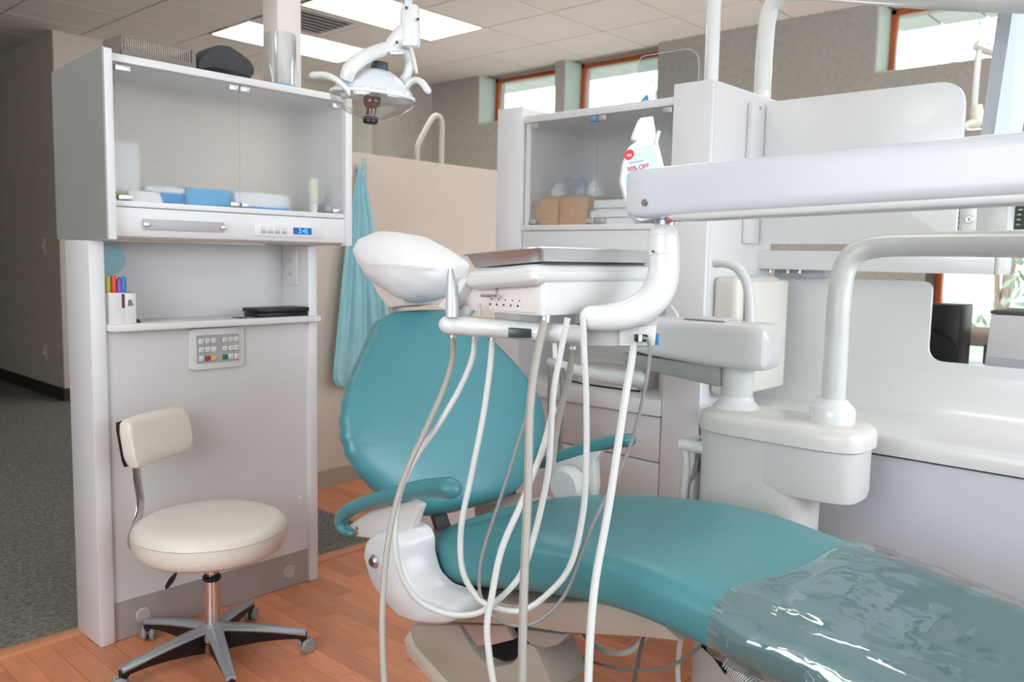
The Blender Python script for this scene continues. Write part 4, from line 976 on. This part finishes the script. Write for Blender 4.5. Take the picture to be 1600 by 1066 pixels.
# ================================================================== DELIVERY UNIT
du = thing('delivery_unit', 'white instrument delivery head with hanging hoses in front of the chair', 'dental unit', PD(1.5, 880, 500))
Bc = PD(1.41, 848, 494)             # lower corner nearest the camera
xb_, yb_ = Bc.x, Bc.y; zl = Bc.z
zh = zl+.088
Lx, Ly = .36, .215
def tz(p): return V((p.x, p.y, p.z-.09*(p.y-yb_)))
plan = rpoly([(xb_, yb_), (xb_+Lx, yb_), (xb_+Lx, yb_+Ly), (xb_, yb_+Ly)], [.010, .02, .02, .01])
b = NB(); prism(b, [(q_.x, q_.y, zl) for q_ in plan], (0, 0, .058), bev=.004, seg=2); obj('head_housing', b, wplast, du)
pl2 = [(xb_-.030, yb_-.006), (xb_+Lx+.01, yb_-.006), (xb_+Lx+.01, yb_+.19), (xb_-.030, yb_+.165)]
def ring2(z, g, gl=0): 
    c2 = V((xb_+Lx/2, yb_+.085)); r2 = rpoly([(a+g*(1 if a < c2.x else -1), b_+g*(1 if b_ < c2.y else -1)) for a, b_ in pl2], [.02, .02, .02, .02])
    return [tz(V((p.x, p.y, zl+z))) for p in r2]
b = NB(); loft(b, [ring2(.052, .014), ring2(.058, .003), ring2(.063, 0), ring2(.074, 0), ring2(.0745, .0015), ring2(.0755, .0015), ring2(.076, 0), ring2(.082, .004), ring2(.088, .014)]); obj('top_housing', b, wplast, du)
b = NB(); prism(b, [(xb_-.030, yb_+.150, zl+.058), (xb_-.030, yb_+.170, zl+.058), (xb_-.030, yb_+.232, zl+.004), (xb_-.030, yb_+.215, zl-.002), (xb_-.030, yb_+.195, zl+.004)], (.20, 0, 0), bev=.004, seg=3); obj('end_wing', b, wplast, du)
obj('switch_panel', bx(xb_-.0022, xb_+.002, yb_+.012, yb_+Ly-.012, zl+.004, zl+.050, bev=.001), mat('panel pinkish white', (222, 214, 212), .35), du)
for r_ in range(2):
    for k in range(5): obj('indicator', cyl(NB(), (xb_-.002, yb_+.055+k*.0165-r_*.004, zl+.014+r_*.009), (xb_-.0032, yb_+.055+k*.0165-r_*.004, zl+.014+r_*.009), .0013 if r_ else .002, 8), inkb, du)
q = V((xb_-.0025, yb_+.105, zl+.034)); obj('gauge_mark', bx(q.x-.0006, q.x+.001, q.y-.003, q.y+.003, q.z, q.z+.014), hoseg, du)
# tray
try0 = zl+.0905
tr = thing('instrument_tray', 'shallow stainless steel tray resting on the delivery head', 'tray', (xb_+.17, yb_+.12, try0))
tp = [(xb_-.012, yb_-.012), (xb_+.345, yb_-.012), (xb_+.345, yb_+.25), (xb_-.012, yb_+.25)]
cx_, cy_ = xb_+.155, yb_+.078
def trg(s, z, r_=.03):
    base_ = rpoly([(cx_-.185*s, cy_-.09*s), (cx_+.185*s, cy_-.09*s), (cx_+.185*s, cy_+.09*s), (cx_-.185*s, cy_+.09*s)], r_, 5)
    return [tz(V((p.x, p.y, z))) for p in base_]
b = NB(); loft(b, [trg(.93, try0+.001), trg(.99, try0+.020), trg(1.0, try0+.0225), trg(1.03, try0+.0225), trg(1.03, try0+.0242), trg(.99, try0+.0242), trg(.975, try0+.020), trg(.91, try0+.0035)]); obj('tray_body', b, steel, tr)
b = NB(); box(b, xb_+.0, xb_+.31, yb_+.006, yb_+.014, try0-.0035, try0-.0005); obj('mat_strip', b, mat('dark ribbed mat', (70, 72, 74), .6), tr)
# elbow and pin
ep = [PD(1.50, 1037, 370), PD(1.50, 1038, 395), PD(1.50, 1037, 425), PD(1.49, 1030, 452), PD(1.475, 1010, 476), PD(1.46, 982, 490), PD(1.45, 950, 496), PD(1.45, 925, 497)]
b = NB(); tube(b, ep, [.0275, .0275, .028, .029, .0285, .026, .0235, .022], 20, 8, round_end=True); obj('elbow', b, wplast, du)
b = NB(); cyl(b, PD(1.5, 1037, 366)-V((0, 0, .0)), PD(1.5, 1037, 400), .0282, 24, bev=.003); obj('elbow_sleeve', b, wplast, du)
q = PD(1.472, 1020, 393); obj('set_screw', cyl(NB(), q, q-FH*.004, .0022, 8), inkb, du)
b = NB(); cyl(b, PD(1.5, 1039, 334), PD(1.5, 1038, 372), .0185, 20); obj('pivot_pin', b, mat('bluish chrome', (190, 205, 212), .2, metal=.7), du)
# holder bar and handle
zb1 = zl-.012
b = NB(); hb = [PD(1.52, 703, 508), PD(1.52, 735, 510), PD(1.50, 790, 514), PD(1.46, 850, 520), PD(1.46, 900, 522)]
tube(b, hb, [.021, .021, .020, .020, .020], 14, 5, flat=.85, round_end=True); obj('holder_bar', b, wplast, du)
b = NB(); tube(b, [PD(1.545, 749, 458), PD(1.54, 735, 478), PD(1.545, 722, 497), PD(1.55, 722, 506), PD(1.54, 745, 506), PD(1.52, 790, 510)], [.0125]*6, 14, 6, round_end=True); obj('grab_handle', b, wplast, du)
b = NB(); tube(b, [PD(1.50, 706, 496), PD(1.50, 706, 470), PD(1.50, 705, 440), PD(1.50, 704, 420)], [.0115, .0115, .0085, .0045], 14, 4); obj('handpiece', b, mat('satin silver', (205, 210, 214), .4, metal=.35), du)
b = NB(); cyl(b, PD(1.475, 752, 462), PD(1.45, 778, 462), .0028, 8); obj('lever', b, steel, du)
b = NB(); cyl(b, PD(1.475, 750, 475), PD(1.48, 749, 494), .003, 8); obj('lever', b, steel, du)
b = NB(); obox(b, PD(1.46, 812, 520), (RH, FH, (0, 0, 1)), (.02, .014, .008), .002); obj('valve_block', b, mat('dark valve', (74, 82, 84), .35, metal=.5), du)
b = NB(); prism(b, [PD(1.48, 886, 512), PD(1.48, 1028, 496), PD(1.48, 1024, 543), PD(1.48, 888, 541)], FH*.07, bev=.004); obj('lower_block', b, mat('grey block', (186, 184, 182), .4), du)
b = NB(); prism(b, [PD(1.475, 968, 512), PD(1.475, 1026, 508), PD(1.475, 1023, 541), PD(1.475, 968, 541)], FH*.02, bev=.002); obj('block_cover', b, gplast, du)
b = NB(); obox(b, PD(1.47, 1001, 528), (RH, FH, (0, 0, 1)), (.011, .010, .006), .001); obj('connector', b, black, du)
b = NB(); obox(b, PD(1.51, 1026, 530), (RH, FH, (0, 0, 1)), (.003, .010, .01), .001); obj('blue_tab', b, blu2, du)
# hoses (pixels, depth)
def hose(pts, r, mt_, dep, lab=None):
    b = NB(); n_ = len(pts)
    P_ = [PD(dep[0]+(dep[1]-dep[0])*i/(n_-1), *q_) for i, q_ in enumerate(pts)] if isinstance(dep, tuple) else [PD(d_, *q_) for d_, q_ in zip(dep, pts)]
    tube(b, P_, r, 10, 7); o = obj('hose', b, mt_, du, lab)
    cyl(b := NB(), P_[0]+V((0, 0, .006)), P_[0]-V((0, 0, .006)), r*1.25, 12); obj('ferrule', b, steel, o)
hose([(707, 527), (707, 560), (692, 610), (668, 665), (640, 725), (618, 790), (606, 850), (599, 920), (597, 985), (600, 1066), (606, 1120)], .0055, hoseg, (1.58, 1.36))
hose([(741, 526), (738, 560), (717, 610), (684, 665), (650, 715), (625, 770), (617, 830), (624, 890), (650, 935), (690, 957), (734, 961), (768, 946), (810, 904), (830, 854), (847, 787), (858, 724), (864, 620), (874, 560), (887, 497)], .0055, hosew, (1.56, 1.42))
hose([(769, 527), (766, 570), (755, 650), (736, 745), (721, 821), (722, 888), (743, 930), (768, 948), (810, 955), (847, 936), (889, 888), (910, 808), (916, 725), (916, 620), (913, 560), (911, 497)], .0055, hosew, (1.53, 1.43))
hose([(1000, 528), (1012, 532), (1015, 560), (1003, 630), (980, 710), (948, 775), (915, 845), (885, 925), (847, 967), (810, 978), (776, 967), (753, 938), (749, 900), (757, 855), (789, 758), (822, 653), (838, 600)], .0033, hosed, (1.46, 1.50), 'thin grey hose')
hose([(852, 498), (838, 560), (828, 640), (825, 760), (820, 880), (817, 980), (816, 1100)], .0072, hoseg, (1.43, 1.30), 'thick beige grey hose')
hose([(864, 640), (847, 704), (818, 779), (784, 858), (768, 934), (761, 976), (764, 1022), (773, 1080)], .0058, hosew, (1.47, 1.42))
hose([(993, 517), (986, 570), (977, 620), (952, 787), (931, 904), (922, 1000), (918, 1110)], .0066, hosew, (1.49, 1.30), 'straight bluish white hose')
hose([(894, 541), (889, 590), (876, 640), (867, 690), (862, 740)], .0060, hoseg, (1.52, 1.6))

# beam
bm_ = thing('support_beam', 'thick white horizontal beam crossing from the right edge to the delivery head', 'beam', PD(1.5, 1000, 305))
A = PD(1.50, 1000, 304); E1 = V((1.315, .262, 1.286)); dB = (E1-A).normalized(); E2 = A+dB*1.05
side = dB.cross(V((0, 0, 1))).normalized(); upb = side.cross(dB)
def brg(c_, hw, hh, n=5): return supr(c_, side, upb, hw, hh, n, 36)
b = NB(); loft(b, [brg(A-dB*.018, .012, .028), brg(A-dB*.014, .024, .038), brg(A, .030, .0425), brg(A+dB*.03, .031, .044), brg(E2, .031, .044)]); obj('beam_body', b, mat('beam enamel', (200, 205, 212), .28, var=.01, coat=.25), bm_)
b = NB(); c1 = A+dB*.075-upb*.038; c2 = E2-upb*.038
loft(b, [brg(c1-dB*.02, .016, .004), brg(c1, .024, .013), brg(c1+dB*.04, .025, .015), brg(c2, .025, .016)]); obj('underside_channel', b, gplast, bm_)
q = PX(PD(1.46, 1024, 321).x, 1024, 321); q = PD((A.dot(FH)+.0)*1.0-.03, 1024, 321)
nrm_ = -side if side.dot(FH) > 0 else side
q = A+dB*.028+nrm_*.030-upb*.018
obj('bolt', cyl(NB(), q, q+nrm_*.005, .0068, 20, bev=.002), chrome, bm_)
b = NB(); obox(b, A+dB*.068-upb*.047, (dB, side, upb), (.010, .010, .004), .001); obj('red_tab', b, mat('red tab', (200, 90, 75), .5), bm_)
# bottle / pouch hanging behind the beam end
bt = thing('refill_pouch', 'white refill pouch with red oval and 30% OFF print clipped behind the beam end', 'pouch', PD(1.62, 1005, 340))
D4 = 1.60
po_ = [(1000, 184), (1021, 181), (1026, 212), (1040, 268), (1046, 300), (1030, 340), (1000, 346), (985, 338), (970, 283), (974, 255), (984, 228), (996, 220), (988, 218), (990, 208)]
b = NB(); prism(b, [PD(D4, *q_) for q_ in po_], FH*.03, bev=.004, seg=3); obj('pouch_body', b, mat('pouch white', (236, 238, 236), .4), bt)
b = NB(); prism(b, [PD(D4-.0008, *q_) for q_ in [(987, 232), (1019, 224), (1032, 268), (1030, 300), (978, 300), (974, 280)]], FH*.001); obj('label', b, mat('label aqua', (200, 220, 226), .5), bt)
xd, yd = (PD(D4, 1030, 258)-PD(D4, 980, 268)).normalized(), None
yd = (_U - xd*_U.dot(xd)).normalized()
c_ = PD(D4-.0012, 983, 242); b = NB(); lathe(b, [(.0085, 0), (.0085, .001)], c_, -FH, 24, (1, 1.25)); obj('red_oval', b, inkr, bt)
b = NB(); obox(b, c_-FH*.0013, (xd, yd, FH), (.0045, .0008, .0002)); obox(b, c_-FH*.0013-yd*.0025, (xd, yd, FH), (.0045, .0006, .0002)); obj('oval_lines', b, wplast, bt)
fnt('30% OFF', .0118, PD(D4-.0015, 997, 262), xd, yd, inkr, bt)
b = NB(); obox(b, PD(D4-.0014, 994, 253), (xd, yd, FH), (.014, .0006, .0002)); obox(b, PD(D4-.0014, 1000, 273), (xd, yd, FH), (.018, .0005, .0002)); obj('small_print', b, inkg, bt)
b = NB(); tube(b, [PD(D4, 1024, 226), PD(D4, 1027, 214), PD(D4, 1030, 205)], .004, 8, 3); obj('spout_clip', b, wplast, bt)

# ================================================================== DENTAL LAMP
dl = thing('dental_lamp', 'white overhead dental lamp with clear shield and two handles', 'dental lamp', PD(2.0, 580, 195))
D5 = 2.0
b = NB(); _q = PD(D5, 637, 12); tube(b, [_q, _q+V((0, 0, .3)), V((_q.x, _q.y, CZ-.001))], .0125, 14, 3); obj('drop_tube', b, mat('bluish steel', (196, 206, 216), .3, metal=.4), dl)
b = NB(); loft(b, [supr(PD(D5, 641, y_), RH, FH, hw, hd, 3, 28) for y_, hw, hd in ((9, .012, .012), (10, .019, .019), (14, .0225, .022), (40, .0235, .023), (68, .0235, .023), (74, .02, .02), (76, .01, .01))]); obj('pivot_housing', b, wplast, dl)
b = NB(); tube(b, [PD(D5, 632, 45), PD(D5, 624, 60), PD(D5, 613, 72), PD(D5, 606, 80)], [.018, .023, .020, .014], 14, 5); obj('neck', b, wplast, dl)
for (px, py) in ((635, 12), (620, 66), (653, 30)): obj('screw', cyl(NB(), PD(D5-.02, px, py), PD(D5-.0265, px, py), .0035, 10), mat('bronze', (120, 105, 95), .3, metal=.8), dl)
b = NB(); tube(b, [PD(D5-.01, 642, 73), PD(D5-.015, 646, 92), PD(D5-.02, 651, 113)], [.0035, .0055, .0038], 8, 4, round_end=True); obj('tilt_lever', b, cream, dl)
b = NB(); tube(b, [PD(D5-.07, 541, 125), PD(D5-.075, 547, 108), PD(D5-.06, 565, 92), PD(D5-.02, 595, 78), PD(D5, 618, 74), PD(D5+.02, 632, 82), PD(D5+.04, 640, 97), PD(D5+.045, 636, 117), PD(D5+.03, 627, 128)], [.016, .018, .018, .017, .016, .0155, .015, .015, .012], 14, 6, flat=.72, upv=-_F); obj('yoke', b, wplast, dl)
b = NB(); obox(b, PD(D5-.02, 622, 84), (RH, FH, (0, 0, 1)), (.017, .01, .0035), .001); obj('yoke_hinge', b, steel, dl)
hc_ = PD(D5, 582, 150)
axl = (_U*1.0+_R*.10-_F*.12).normalized(); axr = (RH-axl*RH.dot(axl)).normalized(); axf = axl.cross(axr)
def ell(c_, a, bq, seg=36): return [V(c_)+axr*a*math.cos(q_)+axf*bq*math.sin(q_) for q_ in [2*math.pi*k/seg for k in range(seg)]]
dome = [(.002, .098, .074), (.012, .094, .072), (.024, .084, .066), (.038, .068, .056), (.050, .050, .044), (.059, .032, .03), (.063, .012, .012)]
b = NB(); loft(b, [ell(hc_+axl*h_+axr*(h_*.12), a, c) for h_, a, c in dome]); obj('reflector_dome', b, mat('pearl reflector', (226, 232, 240), .2, metal=.25, coat=.5), dl)
sh_ = [(.008, .099, .077), (-.006, .1005, .078), (-.020, .096, .075), (-.034, .078, .062), (-.048, .050, .042), (-.057, .022, .02)]
b = NB(); loft(b, [ell(hc_+axl*h_-axr*(-h_*.05), a, c) for h_, a, c in sh_], cap=False); bmesh.ops.solidify(b, geom=list(b.faces), thickness=.0015); obj('clear_shield', b, shieldm, dl)
b = NB(); loft(b, [ell(hc_+axl*h_, a, c) for h_, a, c in ((.005, .101, .078), (.003, .1025, .0795), (-.001, .1025, .0795), (-.003, .101, .078))]); obj('rim', b, mat('rim', (222, 226, 232), .25), dl)
b = NB(); lathe(b, [(.020, .0), (.022, -.012), (.020, -.022), (.012, -.03), (.012, -.045)], hc_+axl*.0, axl, 20); obj('bulb_holder', b, mat('dark brown glass', (95, 66, 60), .15, coat=.8), dl)
b = NB(); lathe(b, [(.015, -.066), (.0185, -.062), (.0185, -.052), (.015, -.048)], hc_, axl, 24); obj('lower_knob', b, black, dl)
b = NB(); lathe(b, [(.021, .055), (.022, .060), (.019, .078), (.017, .080)], hc_+axr*.012, axl, 24); obj('upper_knob', b, mat('charcoal plastic', (62, 66, 72), .4), dl)
b = NB(); tube(b, [PD(D5-.05, 490, 118), PD(D5-.06, 508, 118), PD(D5-.07, 526, 125), PD(D5-.07, 540, 137), PD(D5-.065, 546, 146)], [.0105, .0105, .0095, .0085, .007], 14, 6, flat=.8, round_end=True); obj('handle', b, wplast, dl)
b = NB(); tube(b, [PD(D5-.01, 632, 143), PD(D5-.015, 640, 130), PD(D5-.02, 650, 125), PD(D5-.03, 660, 130), PD(D5-.035, 668, 141)], [.007, .009, .0095, .0095, .010], 14, 6, flat=.8, round_end=True); obj('handle', b, wplast, dl)
b = NB(); tube(b, [PD(D5-.045, 533, 150), PD(D5-.04, 548, 146), PD(D5-.03, 560, 140)], .009, 10, 4); obj('handle_bracket', b, white2, dl)

# ================================================================== STOOL
HX_, HY_ = 1.113, 2.135
stl = thing('rolling_stool', 'ivory vinyl rolling stool with low backrest and five-star base', 'stool', (HX_, HY_, 0))
hub = V((HX_, HY_, 0))
def lat(a, d, z=0): return hub+RH*a+FH*d+V((0, 0, z))
b = NB(); lathe(b, [(.160, .319), (.182, .322), (.196, .332), (.2035, .348), (.2055, .365), (.2045, .382)], hub, seg=48); obj('seat_side', b, vinyl, stl)
b = NB(); lathe(b, [(.2045, .3825), (.2055, .3845), (.203, .392), (.196, .401), (.183, .408), (.16, .4125), (.1, .4145), (.0, .415)], hub, seg=48); obj('seat_top', b, vinyl, stl)
b = NB(); lathe(b, [(.08, .31), (.09, .323)], hub); obj('seat_plate', b, black, stl)
b = NB(); lathe(b, [(.0145, .22), (.0145, .315)], hub); obj('gas_rod', b, chrome, stl)
b = NB(); lathe(b, [(.022, .232), (.025, .236), (.025, .244), (.021, .248)], hub); obj('collar_ring', b, black, stl)
b = NB(); lathe(b, [(.0215, .09), (.0215, .232)], hub); obj('gas_cylinder', b, chrome, stl)
b = NB(); lathe(b, [(.012, .012), (.013, .016), (.013, .07)], hub); obj('cylinder_end', b, chrome, stl)
b = NB(); tube(b, [lat(-.03, -.06, .318), lat(-.055, -.07, .295), lat(-.072, -.075, .272)], .003, 8, 3); lv = obj('height_lever', b, steel, stl)
b = NB(); tube(b, [lat(-.070, -.074, .277), lat(-.080, -.077, .262), lat(-.090, -.08, .246)], [.006, .0125, .010], 10, 4, flat=.6, round_end=True); obj('lever_grip', b, black, lv)
tips = [PZ(.075, 478, 1005), PZ(.075, 368, 1054)]
ang0 = math.radians(-36)
b = NB(); lathe(b, [(.032, .06), (.036, .07), (.036, .095), (.026, .106), (.022, .11)], hub, seg=30); obj('base_hub', b, alu, stl)
for k in range(5):
    a = ang0+k*2*math.pi/5; d = V((math.cos(a), math.sin(a), 0)); s_ = V((-d.y, d.x, 0)); R_ = .255
    b = NB(); rings = []
    for f in [i/10 for i in range(11)]:
        c_ = hub+d*(.02+(R_-.02)*f)+V((0, 0, .102-.022*f-.012*f*f)); w_ = .024-.010*f if f > .05 else .03
        rings.append([c_-s_*w_-V((0, 0, .008)), c_-s_*w_*.7, c_+s_*w_*.7, c_+s_*w_-V((0, 0, .008)), c_+s_*w_*.8-V((0, 0, .014)), c_-s_*w_*.8-V((0, 0, .014))])
    loft(b, rings); lg = obj('base_leg', b, alu, stl, sharp=60)
    b = NB(); rings = []
    for f in [i/10 for i in range(11)]:
        c_ = hub+d*(.03+(R_-.028)*f)+V((0, 0, .090-.022*f-.012*f*f)); w_ = .017-.006*f; dz = .045*(1-f)**1.5+.014
        if f > .93: dz = .034
        rings.append([c_-s_*w_, c_+s_*w_, c_+s_*w_*.8-V((0, 0, dz)), c_-s_*w_*.8-V((0, 0, dz))])
    loft(b, rings); obj('leg_underside', b, black, lg, 'black leg underside', sharp=60)
    ca = a+random.uniform(-1, 1) if k else a+.5
    e_ = V((math.cos(ca), math.sin(ca), 0)); f_ = V((-e_.y, e_.x, 0)); wc = hub+d*(R_-.005)+e_*.008
    cs = obj('caster', cyl(NB(), wc+f_*.019+V((0, 0, .0215)), wc+f_*.004+V((0, 0, .0215)), .0215, 20, bev=.004), mat('grey caster', (146, 148, 148), .4), stl)
    cyl(b := NB(), wc-f_*.019+V((0, 0, .0215)), wc-f_*.004+V((0, 0, .0215)), .0215, 20, bev=.004); obj('wheel', b, MAT['grey caster'], cs)
    cyl(b := NB(), wc-f_*.004+V((0, 0, .0215)), wc+f_*.004+V((0, 0, .0215)), .017, 16); obj('axle_cover', b, black, cs)
    cyl(b := NB(), wc-e_*.006+V((0, 0, .035)), wc-e_*.006+V((0, 0, .06)), .006, 10); obj('caster_stem', b, black, cs)
# back support
def vp(la, de, z): return V((0, 0, z))+RH*la+FH*de
n1, n2 = (-1.040, 2.20), (-.975, 2.44)
def bp(f, z): return vp(n1[0]+(n2[0]-n1[0])*f, n1[1]+(n2[1]-n1[1])*f, z)
bd = (bp(1, 0)-bp(0, 0)).normalized(); bn = V((bd.y, -bd.x, 0));
if bn.dot(RH) < 0: bn = -bn
b = NB(); rings = []
for f, s in ((0, .3), (.01, .7), (.04, .92), (.1, 1), (.3, 1), (.5, 1), (.7, 1), (.9, 1), (.96, .92), (.99, .7), (1.0, .3)):
    c_ = bp(f, .625)+bn*(.016-.015*(1-(2*f-1)**2)); rings.append(supr(c_, (V((0, 0, 1))-bn*.18).normalized(), bn, .068*s, .024*(.4+.6*s), 3.6, 30))
obj('backrest', loft(b, rings), vinyl, stl)
b = NB(); rings = []
for f in (0, .02, .5, .98, 1):
    c_ = bp(f, .625)+bn*(-.006-.015*(1-(2*f-1)**2)); rings.append(supr(c_, (V((0, 0, 1))-bn*.18).normalized(), bn, .062 if 0 < f < 1 else .05, .004, 6, 20))
obj('back_plate', loft(b, rings), black, stl, 'black backrest plate')
m0 = bp(.28, .60)-bn*.016
b = NB(); tube(b, [m0, m0+V((0, 0, -.08))+bn*.004, m0+V((0, 0, -.17))+bn*.012, lat(-.205, -.04, .352), lat(-.18, -.035, .334), lat(-.12, -.03, .322), lat(-.05, -.01, .316)], .016, 12, 6, flat=.22, upv=bn); obj('back_strut', b, chrome, stl)

# ================================================================== CABLES UNDER THE CHAIR
def cable(name, label, pts, r, mt_, cat='cable'):
    b = NB(); tube(b, pts, r, 10, 6); return tag(obj(name, b, mt_), label, cat)
cable('foot_cable', 'thin grey cable looping under the chair toward the foot end', [PX(1.5, 848, 1008), PX(1.5, 880, 1013), PX(1.5, 920, 1032), PX(1.5, 960, 1044), PX(1.5, 1000, 1048), PX(1.5, 1045, 1042), PX(1.5, 1090, 1014), PX(1.5, 1110, 985)], .0035, hosed)
cable('drain_hose', 'thick cream hose sagging beneath the seat frame', [PX(1.55, 900, 960), PX(1.55, 912, 988), PX(1.55, 935, 1012), PX(1.55, 962, 1021), PX(1.55, 985, 1017), PX(1.55, 1004, 1000), PX(1.55, 1015, 980)], .0075, cream, 'hose')
cable('upright_cable', 'dark grey cable hanging nearly upright under the chair', [PX(1.5, 1012, 980), PX(1.5, 1003, 1005), PX(1.5, 996, 1040), PX(1.5, 988, 1080), PX(1.5, 984, 1110)], .0045, mat('dark grey cable', (105, 102, 98), .5))
cable('upright_hose', 'grey white hose hanging under the chair right of the dark cable', [PX(1.52, 1066, 985), PX(1.52, 1062, 1010), PX(1.52, 1059, 1045), PX(1.52, 1061, 1090), PX(1.52, 1063, 1120)], .0055, gplast, 'hose')
rh = thing('ribbed_hose', 'grey ribbed hose with black cuff under the foot end of the chair', 'hose', PX(1.4, 1150, 1100))
P_ = catmull([PX(1.38, 1118, 1015), PX(1.38, 1150, 1042), PX(1.38, 1172, 1064), PX(1.38, 1190, 1100)], 10)
b = NB(); tube(b, P_[6:], .020, 12, 1); obj('hose_core', b, mat('grey core', (110, 110, 108), .6), rh)
for k in range(7, len(P_)-1, 1):
    p = V(P_[k]); d = (V(P_[k+1])-V(P_[k-1])).normalized(); b = NB(); lathe(b, [(.020, -.0018), (.0245, -.001), (.0245, .001), (.020, .0018)], p, d, 16); obj('hose_rib', b, gplast, rh)
b = NB(); tube(b, [PX(1.37, 1098, 1008), PX(1.37, 1120, 1024), PX(1.37, 1140, 1048)], [.008, .014, .018], 8, 3, flat=.4); obj('cuff', b, black, rh)
